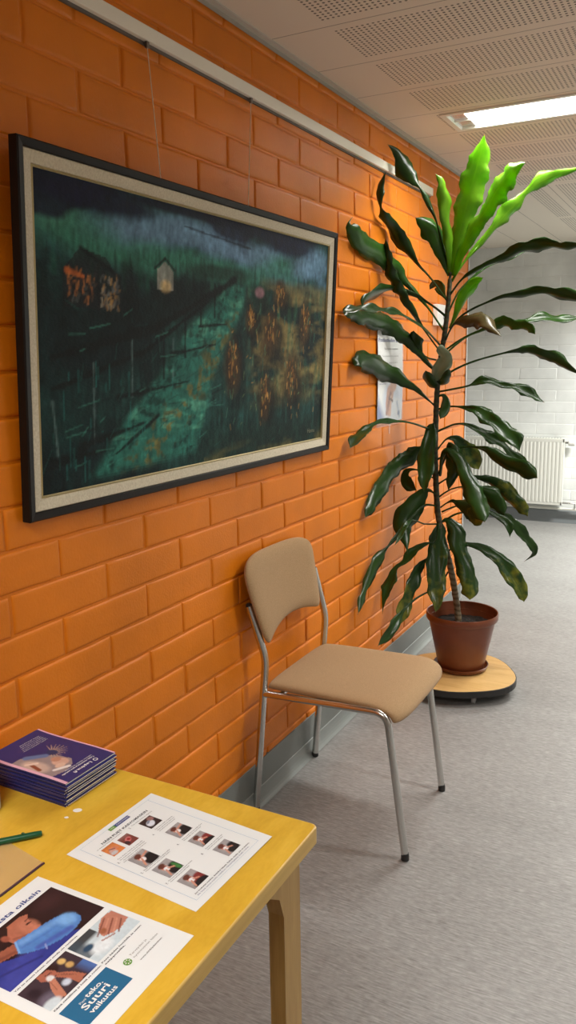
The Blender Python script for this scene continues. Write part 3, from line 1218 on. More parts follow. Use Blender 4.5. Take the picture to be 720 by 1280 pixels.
def sheet(name, label, cat, BL, BR, TL, curl=None, group=None):
    BL, BR, TL = Vector(BL), Vector(BR), Vector(TL)
    Wd, Hh = (BR - BL).length, (TL - BL).length
    es, et = (BR - BL) / Wd, (TL - BL) / Hh
    t = thing(name, label, cat, tuple(BL.lerp(BR, .5).lerp(TL, .5) * 1.0), group)
    c_ = BL + es * Wd / 2 + et * Hh / 2
    t.location = (c_.x, c_.y, ZT)
    curl = curl or (lambda s, q: 0)

    def S(s, q, n=0.):
        p_ = BL + es * s + et * q
        return (p_.x, p_.y, ZT + .0006 + curl(s / Wd, q / Hh) + n)
    mb = MB()
    NX = NYY = 14
    vs = [S(Wd * i / NX, Hh * j / NYY) for j in range(NYY + 1) for i in range(NX + 1)]
    fs = [(j * (NX + 1) + i, j * (NX + 1) + i + 1, (j + 1) * (NX + 1) + i + 1, (j + 1) * (NX + 1) + i) for j in range(NYY) for i in range(NX)]
    vs2 = [(a, b, c - .0004) for a, b, c in vs]
    n = len(vs)
    rim = [i for i in range(NX + 1)] + [(j) * (NX + 1) + NX for j in range(1, NYY + 1)] + [NYY * (NX + 1) + i for i in range(NX - 1, -1, -1)] + [j * (NX + 1) for j in range(NYY - 1, 0, -1)]
    fs2 = fs + [tuple(n + q for q in f[::-1]) for f in fs] + [(rim[k], n + rim[k], n + rim[(k + 1) % len(rim)], rim[(k + 1) % len(rim)]) for k in range(len(rim))]
    mb.add(vs + vs2, fs2, PAPER)
    mb.build('paper', t)
    return t, S, Wd, Hh


def mask_photo(kind):
    p = Pic(30, 24, srgb(150, 148, 150), 1.25)
    skin, black, red, hair, white = srgb(200, 140, 118), srgb(24, 22, 26), srgb(128, 44, 44), srgb(96, 52, 42), srgb(225, 228, 232)
    if kind == 'wash':
        p = Pic(30, 24, srgb(214, 130, 70), 1.25)
        p.put(p.V - .65, srgb(90, 50, 40), .9)
        p.ell(.35, .4, .32, .22, srgb(196, 160, 150), 30, .4)
        p.ell(.6, .55, .3, .16, srgb(205, 130, 100), -20, .4)
        p.ell(.3, .22, .25, .14, srgb(190, 190, 195), 0, .5)
        p.line((.3, .65), (.6, .5), .04, srgb(110, 90, 90))
    elif kind == 'hands':
        p = Pic(30, 24, srgb(120, 62, 56), 1.25)
        p.put(p.V - .7, srgb(190, 180, 180), .8)
        p.ell(.5, .5, .3, .2, srgb(200, 120, 120), 20, .4)
        p.ell(.55, .5, .14, .12, srgb(150, 30, 36), 0, .4)
        p.ell(.2, .3, .18, .2, srgb(60, 40, 44), 0, .4)
    elif kind == 'mask':
        p = Pic(30, 24, srgb(48, 36, 38), 1.25)
        p.ell(.42, .42, .3, .26, srgb(214, 220, 232), 20, .3)
        p.ell(.75, .75, .22, .2, srgb(150, 110, 105), 0, .5)
        p.ell(.42, .6, .2, .08, srgb(120, 130, 150), 20, .5)
    else:
        p.put((p.U - .1) * 6, srgb(165, 162, 165), .5)
        p.ell(.72, .28, .42, .34, black if kind != 'red' else red, 20, .25)
        if kind == 'red':
            p.ell(.6, .05, .45, .25, black, 0, .25)
        if kind == 'green':
            p.ell(.85, .3, .12, .3, srgb(60, 120, 60), 0, .4)
        p.ell(.42, .62, .17, .26, skin, 10, .3)
        p.ell(.42, .80, .20, .14, hair, 10, .35)
        p.ell(.44, .50, .14, .13, white, 0, .25)
        p.line((.32, .66), (.54, .66), .025, srgb(120, 20, 30))
        if kind == 'arms':
            p.line((.20, .15), (.42, .56), .06, skin)
            p.line((.95, .75), (.55, .66), .05, skin)
        else:
            p.line((.22, .1), (.36, .46), .055, skin)
            p.line((.75, .35), (.52, .48), .05, skin)
    p.mottle(.15, 10)
    return p


t1, S1, W1, H1 = sheet('instruction_sheet', 'white face mask instruction sheet with rows of small photos on the table', 'paper sheet',
                       (.674, .866, 0), (.684, 1.081, 0), (.402, .887, 0), lambda a, b: .0015 * (1 - math.cos(a * 3)) * .5 + .004 * max(0, (a - .8)) ** 1.5)


def on(S, Wd, Hh, n):
    return lambda s, q: S(s, q, n)


FOT = [('wash', .233, .785, .13, .112), ('hands', .389, .775, .115, .105), ('mask', .661, .775, .14, .112),
       ('arms', .69, .556, .165, .125), ('red', .69, .375, .165, .12), ('plain', .70, .185, .165, .125),
       ('arms', .270, .560, .17, .145), ('green', .272, .375, .17, .14), ('red', .268, .185, .17, .135)]
for kind, u, v_, w_, h_ in FOT:
    p = mask_photo(kind)
    p.mesh((lambda u=u, v_=v_, w_=w_, h_=h_: (lambda a, b: S1((u - w_ / 2 + a * w_) * W1, (v_ - h_ / 2 + b * h_) * H1, .0003)))(), 'printed_photo', t1)
mb = MB()
s1 = on(S1, W1, H1, .0003)
put_text(mb, s1, 'NÄIN PUET KASVOMASKIN', .235 * W1, .875 * H1, .54 * W1, INK, .020 * H1, True)
mb.build('heading', t1)
mb = MB()
for (a, b, c, d) in ((.095, .052, .90, .0535), (.095, .9605, .94, .962), (.095, .052, .098, .962), (.897, .052, .90, .962)):
    quad(mb, s1, a * W1, b * H1, c * W1, d * H1, LBLUE)
mb.build('printed_border', t1)
mb = MB()
quad(mb, s1, .40 * W1, .930 * H1, .47 * W1, .960 * H1, GREENP)
quad(mb, s1, .47 * W1, .930 * H1, .635 * W1, .960 * H1, BLUEINK)
put_text(mb, on(S1, W1, H1, .0006), 'HUS', .415 * W1, .938 * H1, .04 * W1, WHITEP)
put_text(mb, on(S1, W1, H1, .0006), 'KASVOMASKI', .485 * W1, .938 * H1, .14 * W1, WHITEP)
mb.build('logo', t1)
mb = MB()
LOR = ['Pese kädet vedellä ja saippualla', 'tai desinfioi kädet käsihuuhteella', 'Ota maski kiinni reunoista nauhoista', 'Aseta maski kasvojen päälle hyvin', 'Muotoile maski nenän mukaan tiiviiksi', 'Varmista että maski on tiiviisti kiinni']
for (u, v_, w_, n_) in ((.15, .858, .28, 1), (.54, .848, .25, 1), (.155, .685, .28, 1), (.155, .668, .28, 1), (.17, .650, .26, 1), (.60, .690, .22, 1), (.60, .672, .22, 1), (.60, .655, .20, 1),
                        (.155, .478, .30, 1), (.155, .463, .28, 1), (.60, .470, .26, 1), (.60, .455, .22, 1), (.155, .29, .28, 1), (.155, .275, .22, 1), (.60, .285, .22, 1), (.60, .27, .2, 1), (.15, .635, .2, 1)):
    put_text(mb, s1, LOR[random.randrange(6)], u * W1, v_ * H1, w_ * W1, INK, .0085 * H1)
for i, (u, v_) in enumerate(((.12, .80), (.50, .84), (.12, .655), (.53, .66), (.12, .47), (.53, .46), (.12, .28), (.53, .27))):
    put_text(mb, s1, '%d.' % (i + 1), u * W1, v_ * H1, .018 * W1, INK)
put_text(mb, s1, 'Jos kosketat maskia, desinfioi kätesi. Vaihda maski, jos se kastuu.', .14 * W1, .088 * H1, .70 * W1, INK, .010 * H1, True)
put_text(mb, s1, 'Älä käytä samaa maskia uudelleen. Hävitä käytetty maski roskiin.', .14 * W1, .068 * H1, .66 * W1, BLUEINK, .010 * H1)
mb.build('printed_text', t1)

t2, S2, W2, H2 = sheet('instruction_sheet', 'white hygiene poster sheet with a photo of a person coughing into a blue sleeve', 'paper sheet',
                       (.700, .613, 0), (.700, .823, 0), (.402, .613, 0))
s2 = on(S2, W2, H2, .0003)


def photo2(p, S, Wd, Hh, a0, b0, a1, b1, par, label=None):
    o = p.mesh(lambda a, b: S((a0 + a * (a1 - a0)) * Wd, (b0 + b * (b1 - b0)) * Hh, .0003), 'printed_photo', par)
    if label:
        o['label'] = label


DK = .55
sk = srgb(170, 104, 82)
p = Pic(110, 60, srgb(34, 18, 22), 1.85)
p.put((p.U - .5) * 2, srgb(48, 28, 32), .7)
p.ell(.85, .80, .14, .14, srgb(66, 40, 44), 0, .9, .5)
p.poly([(0, 0), (.72, 0), (.66, .10), (.44, .18), (.30, .32), (.16, .50), (0, .56)], srgb(44, 56, 140))
p.ell(.18, .15, .24, .16, srgb(60, 70, 160), 20, .6, .7)
p.line((.02, .34), (.36, .10), .02, srgb(28, 36, 104), 1., .7)
p.poly([(.44, .97), (.36, .80), (.36, .60), (.46, .50), (.56, .50), (.62, .55), (.585, .62), (.60, .70), (.62, .80), (.66, .88), (.58, 1.0)], sk)
p.ell(.56, .68, .07, .16, srgb(190, 122, 98), 0, .6, .8)
p.poly([(.30, 1.), (.30, .84), (.35, .72), (.41, .80), (.47, .92), (.60, .93), (.68, .84), (.72, .92), (.70, 1.)], srgb(40, 22, 22))
p.ell(.37, .76, .03, .07, srgb(150, 84, 66), 0, .4)
p.line((.565, .72), (.60, .715), .014, srgb(52, 26, 26))
p.line((.585, .79), (.63, .80), .012, srgb(60, 30, 28), .5, .8)
p.line((.40, .66), (.50, .54), .02, srgb(120, 66, 54), 1., .6)
p.poly([(0, .82), (.20, .66), (.38, .58), (.33, .40), (.12, .52), (0, .62)], srgb(150, 88, 68))
p.line((.0, .66), (.30, .46), .03, srgb(112, 60, 48), 1., .7)
p.poly([(.37, .61), (.50, .56), (.60, .53), (.72, .48), (.80, .41), (.845, .30), (.84, .18), (.80, .11), (.70, .07), (.58, .09), (.44, .17), (.34, .30), (.30, .40)], srgb(78, 128, 196))
p.line((.40, .52), (.76, .38), .05, srgb(110, 160, 220), 1.1, .8)
p.ell(.76, .30, .07, .12, srgb(120, 172, 228), 0, .8, .9)
p.line((.42, .26), (.70, .14), .04, srgb(66, 84, 172), 1.1, .8)
p.line((.36, .44), (.60, .34), .015, srgb(70, 112, 184), 1., .7)
p.line((.38, .60), (.31, .40), .012, srgb(130, 180, 230), 1., .8)
p.line((.44, .14), (.47, .22), .012, srgb(150, 160, 210), 1., .8)
p.mottle(.16, 16)
photo2(p, S2, W2, H2, .075, .515, .948, .872, t2, 'printed photo of a person coughing into a blue sleeve')
p = Pic(64, 34, srgb(196, 212, 220), 2.0)
p.put((p.V - .66) * 8 * (p.U < .5), srgb(36, 38, 42), .95)
p.put((.26 - p.U) * 8 * (p.V > .3), srgb(60, 76, 88), .85)
p.ell(.30, .30, .2, .22, srgb(222, 232, 238), 0, .6)
p.ell(.16, .55, .10, .10, srgb(40, 70, 96), 0, .5)
p.poly([(1, .95), (.80, 1.), (.62, .86), (.50, .70), (.46, .50), (.56, .40), (.75, .30), (1, .40)], srgb(184, 124, 104))
for k in range(5):
    p.line((.42 + .06 * k, .62 - .09 * k), (.80 + .03 * k, .92 - .10 * k), .022, srgb(204, 144, 122) if k % 2 else srgb(120, 64, 54), .7, .9)
p.ell(.56, .62, .07, .08, srgb(150, 88, 60), 20, .6)
p.line((.38, .42), (.60, .30), .02, srgb(150, 90, 76), .7)
p.mottle(.12, 12)
photo2(p, S2, W2, H2, .517, .29, .948, .478, t2, 'printed photo of hands being washed')
p = Pic(64, 34, srgb(58, 46, 56), 2.0)
p.ell(.13, .67, .10, .16, srgb(38, 28, 38), 0, .7)
p.ell(.15, .25, .18, .2, srgb(120, 112, 132), 0, .8, .6)
p.ell(.80, .84, .06, .10, srgb(210, 176, 110), 0, .5)
p.ell(.81, .60, .06, .10, srgb(196, 160, 100), 0, .5)
p.put((p.U - .78) * 6 * (p.V < .45), srgb(74, 110, 176), .9)
p.ell(.56, .86, .16, .17, srgb(44, 26, 26), 0, .3)
p.poly([(.36, .98), (.34, .78), (.40, .66), (.56, .64), (.62, .76), (.56, .96)], srgb(168, 100, 82))
p.line((.46, .84), (.56, .80), .015, srgb(60, 30, 28))
p.ell(.46, .68, .06, .11, srgb(214, 214, 216), 30, .4)
p.poly([(.20, .05), (.34, .02), (.42, .30), (.50, .62), (.40, .64), (.30, .42)], srgb(186, 122, 98))
p.line((.40, .58), (.34, .30), .012, srgb(120, 66, 54), 1., .8)
p.poly([(.60, .0), (.78, .06), (.72, .40), (.60, .68), (.52, .62), (.58, .38)], srgb(170, 104, 82))
for k in range(3):
    p.line((.55 + .04 * k, .66 - .06 * k), (.66 + .02 * k, .34 - .05 * k), .010, srgb(110, 60, 48), 1., .7)
p.ell(.52, .28, .07, .10, srgb(190, 200, 216), 0, .6)
p.ell(.10, .10, .16, .16, srgb(200, 214, 222), 0, .4)
p.mottle(.14, 12)
photo2(p, S2, W2, H2, .078, .283, .498, .476, t2, 'printed photo of a person sneezing into a tissue')
mb = MB()
quad(mb, s2, .084 * W2, .088 * H2, .507 * W2, .241 * H2, TEAL)
st2 = on(S2, W2, H2, .0006)
put_text(mb, st2, 'teko.', .255 * W2, .190 * H2, .145 * W2, WHITEP, .026 * H2, True)
put_text(mb, st2, 'Suuri', .175 * W2, .150 * H2, .225 * W2, WHITEP, .034 * H2, True)
put_text(mb, st2, 'vaikutus', .175 * W2, .114 * H2, .235 * W2, WHITEP, .026 * H2, True)
put_text(mb, st2, 'Pieni', .195 * W2, .190 * H2, .050 * W2, WHITEP)
o = mb.build('slogan_box', t2)
o['label'] = 'teal slogan box'
mb = MB()
put_text(mb, s2, 'Yski ja aivasta oikein', .09 * W2, .895 * H2, .79 * W2, BLUEINK, .030 * H2, True)
mb.build('heading', t2)
mb = MB()
cxl, cyl, rl = .604 * W2, .172 * H2, .0062
mb.add([S2(cxl + rl * math.cos(k * math.pi / 12), cyl + rl * math.sin(k * math.pi / 12), .0003) for k in range(24)], [tuple(range(24))], GREENP)
for k in range(6):
    a = k * math.pi / 3
    ca, sa = math.cos(a), math.sin(a)
    q = [(.0018, 0), (.0036, .0011), (.0052, 0), (.0036, -.0011)]
    mb.add([S2(cxl + x * ca - y * sa, cyl + x * sa + y * ca, .0006) for x, y in q], [(0, 1, 2, 3)], WHITEP)
mb.build('logo', t2)
mb = MB()
put_text(mb, s2, 'Terveyden ja', .655 * W2, .183 * H2, .17 * W2, GREYP, .012 * H2)
put_text(mb, s2, 'hyvinvoinnin laitos', .655 * W2, .160 * H2, .25 * W2, GREYP, .012 * H2)
put_text(mb, s2, 'www.thl.fi/yskiminen', .655 * W2, .125 * H2, .23 * W2, GREYP, .009 * H2, True)
put_text(mb, s2, 'Yski tai aivasta hihaasi, ellei sinulla ole nenäliinaa.', .085 * W2, .494 * H2, .56 * W2, INK, .009 * H2, True)
put_text(mb, s2, 'Pese kädet huolella ja usein', .52 * W2, .268 * H2, .40 * W2, INK, .009 * H2, True)
put_text(mb, s2, 'saippualla.', .52 * W2, .250 * H2, .20 * W2, INK, .009 * H2, True)
put_text(mb, s2, 'Käytä nenäliinaa ja heitä se roskiin.', .085 * W2, .264 * H2, .42 * W2, INK, .009 * H2, True)
mb.build('printed_text', t2)

# ------------------------------------------------------------------ plastic sleeve, pen, bottle
SL = [(.387, .60), (.386, .852), (.268, .872), (.262, .60)]
t3 = thing('plastic_sleeve', 'clear plastic document sleeve with a dark edge lying behind the hygiene poster sheet', 'plastic sleeve', (.33, .75, ZT))
FILM = mat('tan_tinted_plastic_sleeve', (.74, .58, .32), .2)
mxs = nd(FILM, 'ShaderNodeMixShader')
mxs.inputs[0].default_value = .72
tps = nd(FILM, 'ShaderNodeBsdfTransparent')
lk(FILM, bsdf(FILM).outputs[0], mxs.inputs[1])
lk(FILM, tps.outputs[0], mxs.inputs[2])
lk(FILM, mxs.outputs[0], FILM.node_tree.nodes['Material Output'].inputs[0])
mb = MB()
mb.prism(SL[::-1] if False else SL, ZT + .0005, ZT + .0015, FILM)
mb.build('film', t3)
mb = MB()
mb.prism([(.3855, .60), (.3885, .60), (.3878, .852), (.3848, .852)], ZT + .0004, ZT + .003, mat('dark_purple_edge', (.06, .03, .06), .4))
o = mb.build('edge_strip', t3)
o['label'] = 'dark purple edge strip'
mb = MB()
mb.prism([(.335, .64), (.337, .772), (.300, .776), (.298, .64)], ZT + .0016, ZT + .0020, PAPER)
o = mb.build('sticker', t3)
o['label'] = 'white paper sticker'

t4 = thing('ballpoint_pen', 'dark green ballpoint pen lying beside the brochure stack', 'pen', (.262, .82, ZT))
a = Vector((.3275, .908, ZT + .0062))
b = Vector((.205, .772, ZT + .0062))
dr = (b - a).normalized()
mb = MB()
mb.tube([a, a + dr * .0015, a + dr * .012, a + dr * .075, a + dr * .12], [.0035, .0048, .0054, .0058, .0056], PENG, 16)
mb.build('barrel', t4, angle=40)
mb = MB()
mb.tube([a + dr * .12, a + dr * .135, b], [.0055, .005, .0035], PENG, 16)
mb.build('grip', t4, angle=40)
mb = MB()
mb.tube([b, b + dr * .008], [.0022, .0008], CHROME, 10)
mb.build('tip', t4)
mb = MB()
pp = a + dr * .03 + Vector((-.001, .0, .0058))
mb.box((pp.x - .003, pp.y - .002, ZT + .0002 + .011), (pp.x + .003, pp.y + .002, ZT + .0135), PENG, .0008)
mb.build('clip', t4)

t5 = thing('dispenser_bottle', 'pale rounded bottle at the left image edge in front of the brochures', 'bottle', (.168, .918, ZT))
mb = MB()
mb.lathe([(.030, 0), (.0335, .003), (.0335, .012), (.0335, .075), (.031, .088), (.016, .100), (.013, .104), (.013, .112)], (.168, .9185, ZT), WHITEPL, 40)
mb.build('body', t5, angle=40)
mb = MB()
mb.lathe([(.016, .112), (.016, .128), (.006, .129), (.006, .145), (.010, .146), (.010, .153)], (.168, .9185, ZT), WHITEPL, 30)
mb.box((.130, .9135, ZT + .147), (.170, .9235, ZT + .154), WHITEPL, .002)
mb.build('pump', t5, angle=40)

# ------------------------------------------------------------------ brochure stack
BR_N = 19
BT = .0027
B_W, B_H = .136, .205     # across (along -y reading), tall (along x)


def cover_pic():
    navy = srgb(46, 44, 104)
    w, h = 84, 120
    p = Pic(w, h, navy, B_W / B_H)
    # illustration: pale swirl with hands, a small face and a spiky plume
    p.poly([(1.0, .20), (.94, .30), (.80, .30), (.60, .40), (.46, .56), (.44, .72), (.55, .80), (.75, .84), (1.0, .80)], srgb(150, 134, 134))
    p.ell(.86, .54, .13, .16, srgb(196, 170, 158), 0, .4)
    p.ell(.84, .50, .07, .10, srgb(206, 176, 160), 0, .4)
    p.line((.84, .46), (.90, .62), .02, srgb(136, 70, 50), .6)
    p.line((.78, .50), (.88, .44), .02, srgb(226, 200, 184), .6)
    p.ell(.58, .67, .11, .08, srgb(208, 166, 148), 10, .25)
    p.ell(.56, .60, .07, .05, srgb(186, 134, 112), 0, .3)
    p.ell(.66, .72, .08, .04, srgb(216, 180, 160), 0, .3)
    p.line((.74, .34), (.56, .46), .035, srgb(96, 116, 160), .6)
    p.line((.80, .74), (.62, .80), .02, srgb(226, 218, 214), .6)
    for k in range(13):
        a = math.radians(40 + k * 17)
        p.line((.42, .46), (.42 + .22 * math.cos(a), .46 + .15 * math.sin(a)), .007, srgb(176, 150, 130), .6, 1, .002)
    p.ell(.43, .47, .07, .06, srgb(36, 52, 96), 0, .3)
    p.mottle(.06, 30)
    p.put(((p.U > .945)).astype(float), srgb(226, 176, 196))
    p.put(((p.U < .035)).astype(float), srgb(226, 176, 196))
    return p


def brochure(k, top=False):
    z = ZT + .0003 + k * BT + (.0006 if top else 0)
    f = k / (BR_N - 1)
    # lower ones sit further out; the upper ones fan back
    x1 = .298 + .0030 * math.sin(k * 1.7) + .010 * f + random.uniform(-.0015, .0015)
    y0 = .996 + .0022 * math.sin(k * 2.3) - .004 * f
    sag = .0006 if k < BR_N - 3 else .0006 + .0006 * (k - BR_N + 4)
    ang = math.radians(1.9 * math.sin(k * 2.9) *0 - .8)
    lab = 'navy brochure with an illustrated cover, topmost of its stack on the table' if top else 'navy brochure lying beneath the topmost one of the stack on the table'
    t = thing('brochure', lab, 'brochure', (x1 - B_H / 2, y0 + B_W / 2, z), 'navy brochures stacked on the table')
    cx, cy = x1, y0
    ca, sa = math.cos(ang), math.sin(ang)

    # local: s reading direction (-y), t up (+x)
    def S(s, q, n=0.):
        a_, b_ = -(B_H - q), (B_W - s)
        e = max(0, (q / B_H - .75) / .25)
        c = max(0, (.30 - q / B_H) / .30)
        return (cx + a_ * ca - b_ * sa, cy + a_ * sa + b_ * ca, z + n - sag * e * e * .6 + sag * 1.2 * c * c)

    def slab_(n0, n1, ins, m_):
        NX, NYY = 2, 12
        mb = MB()
        g = [[(s_ * (B_W - 2 * ins) / NX + ins, q_ * (B_H - 2 * ins) / NYY + ins) for s_ in range(NX + 1)] for q_ in range(NYY + 1)]
        tv = [S(a_, b_, n1) for r in g for a_, b_ in r]
        bv_ = [S(a_, b_, n0) for r in g for a_, b_ in r]
        n = len(tv)
        fs = [(j * (NX + 1) + i, j * (NX + 1) + i + 1, (j + 1) * (NX + 1) + i + 1, (j + 1) * (NX + 1) + i) for j in range(NYY) for i in range(NX)]
        rim = list(range(NX + 1)) + [j * (NX + 1) + NX for j in range(1, NYY + 1)] + [NYY * (NX + 1) + i for i in range(NX - 1, -1, -1)] + [j * (NX + 1) for j in range(NYY - 1, 0, -1)]
        mb.add(tv + bv_, fs + [tuple(n + q for q in f_[::-1]) for f_ in fs] + [(rim[i], rim[(i + 1) % len(rim)], n + rim[(i + 1) % len(rim)], n + rim[i]) for i in range(len(rim))], m_)
        return mb
    mb = slab_(.0002, BT - .0005, .0006, WHITEP)
    mb.build('pages', t)
    mb = slab_(BT - .0005, BT - .0001, 0, NAVY)
    # folded spine on the reading-right side (towards the room)
    spine = []
    for q_ in range(13):
        b_ = B_H * q_ / 12
        spine += [S(B_W, b_, 0), S(B_W + .0004, b_, 0), S(B_W + .0004, b_, BT - .0001), S(B_W, b_, BT - .0001)]
    fs = []
    for q_ in range(12):
        for e in range(4):
            fs.append((q_ * 4 + e, q_ * 4 + (e + 1) % 4, (q_ + 1) * 4 + (e + 1) % 4, (q_ + 1) * 4 + e))
    mb.add(spine, fs + [(3, 2, 1, 0), (48, 49, 50, 51)], NAVY)
    c = mb.build('cover', t)
    if top:
        p = cover_pic()
        p.mesh(lambda u, v_: S(u * B_W, v_ * B_H, BT + .0001), 'cover_print', t)
        mb = MB()
        SS = lambda s, q: S(s, q, BT + .0004)
        R_ = .0050
        ring = [(B_W * .30 + R_ * math.cos(a_), B_H * .93 + R_ * math.sin(a_)) for a_ in [i * math.pi / 12 for i in range(24)]]
        inn = [(B_W * .30 + R_ * .68 * math.cos(a_), B_H * .93 + R_ * .68 * math.sin(a_)) for a_ in [i * math.pi / 12 for i in range(24)]]
        mb.add([SS(a_, b_) for a_, b_ in ring + inn], [(i, (i + 1) % 24, 24 + (i + 1) % 24, 24 + i) for i in range(24)], WHITEP)
        put_text(mb, SS, 'Lapina.fi', B_W * .38, B_H * .915, B_W * .34, WHITEP, .0065, True)
        put_text(mb, SS, 'Tukea, neuvontaa ja apua perheille', B_W * .24, B_H * .865, B_W * .62, WHITEP, .0042, True)
        put_text(mb, SS, 'kaikissa elämän tilanteissa', B_W * .24, B_H * .835, B_W * .52, WHITEP, .0036)
        for i in range(5):
            put_text(mb, SS, ['Lue lisää palveluista verkosta', 'Soita meille arkisin klo 9-15', 'Neuvomme luottamuksella', 'Palvelut ovat maksuttomia', 'Ota yhteyttä'][i], B_W * .16, B_H * (.22 - i * .028), B_W * (.46 - .02 * i), WHITEP, .0026)
        mb.build('cover_text', t)
    return t


for k in range(BR_N):
    brochure(k, k == BR_N - 1)

# ================================================================== PLANT, POT, DOLLY
DC = (.335, 3.475)


def sup(ins):
    out = []
    r = .245 - ins
    for k in range(48):
        a = 2 * math.pi * k / 48
        c, s_ = math.cos(a), math.sin(a)
        e = 2 / 2.5
        x = math.copysign(abs(c) ** e, c) * r
        y = math.copysign(abs(s_) ** e, s_) * r
        an = math.radians(32)
        out.append((DC[0] + x * math.cos(an) - y * math.sin(an), DC[1] + x * math.sin(an) + y * math.cos(an)))
    return out


dl = thing('plant_dolly', 'low rolling wooden board with black edge under the plant pot', 'plant dolly', (DC[0], DC[1], 0))
slab(lambda i: sup(i + .001), .058, .073, .001, BLACKP, PLY).build('board', dl)
mb = MB()
P0, P1 = sup(-.002), sup(.002)
n = len(P0)
mb.add([(x, y, .045) for x, y in P0] + [(x, y, .0715) for x, y in P0] + [(x, y, .0715) for x, y in P1] + [(x, y, .045) for x, y in P1],
       [(r * n + i, r * n + (i + 1) % n, ((r + 1) % 4) * n + (i + 1) % n, ((r + 1) % 4) * n + i) for r in range(4) for i in range(n)], BLACKP)
o = mb.build('edge_band', dl)
o['label'] = 'black rubber edge band'
for a_ in (math.radians(-55), math.radians(35), math.radians(125), math.radians(215)):
    cx, cy = DC[0] + .200 * math.cos(a_), DC[1] + .200 * math.sin(a_)
    mb = MB()
    mb.box((cx - .018, cy - .018, .052), (cx + .018, cy + .018, .0585), CHROME, .001)
    mb.box((cx - .011, cy - .012, .022), (cx - .008, cy + .012, .053), CHROME, .001)
    mb.box((cx + .008, cy - .012, .022), (cx + .011, cy + .012, .053), CHROME, .001)
    c = mb.build('caster', dl)
    mb = MB()
    R_ = .020
    N_ = 20
    vs = []
    for xx in (-.007, -.006, .006, .007):
        rr = R_ if abs(xx) < .0065 else R_ - .002
        vs += [(cx + xx, cy + rr * math.cos(i * 2 * math.pi / N_), .0202 + rr * math.sin(i * 2 * math.pi / N_)) for i in range(N_)]
    mb.add(vs, [(r * N_ + i, r * N_ + (i + 1) % N_, (r + 1) * N_ + (i + 1) % N_, (r + 1) * N_ + i) for r in range(3) for i in range(N_)] + [tuple(range(N_)), tuple(range(3 * N_, 4 * N_))], mat('grey_caster_wheel', (.35, .35, .35), .5))
    mb.build('wheel', c, angle=50)

PC = (.330, 3.520)
t = thing('pot_saucer', 'round brown plastic saucer between the plant pot and the rolling board', 'saucer', (PC[0], PC[1], .073))
mb = MB()
mb.lathe([(0.0010, .0005), (0.1067, .0005), (0.1173, .006), (0.1242, .021), (0.1256, .024), (0.1225, .025), (0.1190, .020), (0.1103, .007), (0.1032, .005), (0.0010, .005)], (PC[0], PC[1], .073), TERRA, 56)
mb.build('dish', t, angle=50)

pl = thing('potted_plant', 'tall dragon plant with long arching leaves in a brown pot beside the wall', 'potted plant', (PC[0], PC[1], .079))
ZP = .079
mb = MB()
mb.lathe([(0.0010, 0), (0.0980, 0), (0.1041, .004), (0.1081, .022), (0.1505, .226), (0.1514, .232), (0.1601, .234), (0.1636, .240), (0.1641, .262), (0.1610, .268), (0.1575, .266), (0.1549, .240), (0.1470, .215), (0.1313, .13), (0.0010, .13)], (PC[0], PC[1], ZP), TERRA, 64)
o = mb.build('pot', pl, angle=35)
mb = MB()
rings = []
vs, fs = [], []
NR, NA = 14, 48
for i in range(NR + 1):
    r = .144 * i / NR
    for k in range(NA):
        a_ = 2 * math.pi * k / NA
        vs.append((PC[0] + r * math.cos(a_), PC[1] + r * math.sin(a_), ZP + .205 + random.uniform(-.004, .004) + .008 * (1 - i / NR)))
for i in range(NR):
    for k in range(NA):
        fs.append((i * NA + k, i * NA + (k + 1) % NA, (i + 1) * NA + (k + 1) % NA, (i + 1) * NA + k))
mb.add(vs, fs, SOIL)
mb.build('soil', pl, smooth=True)

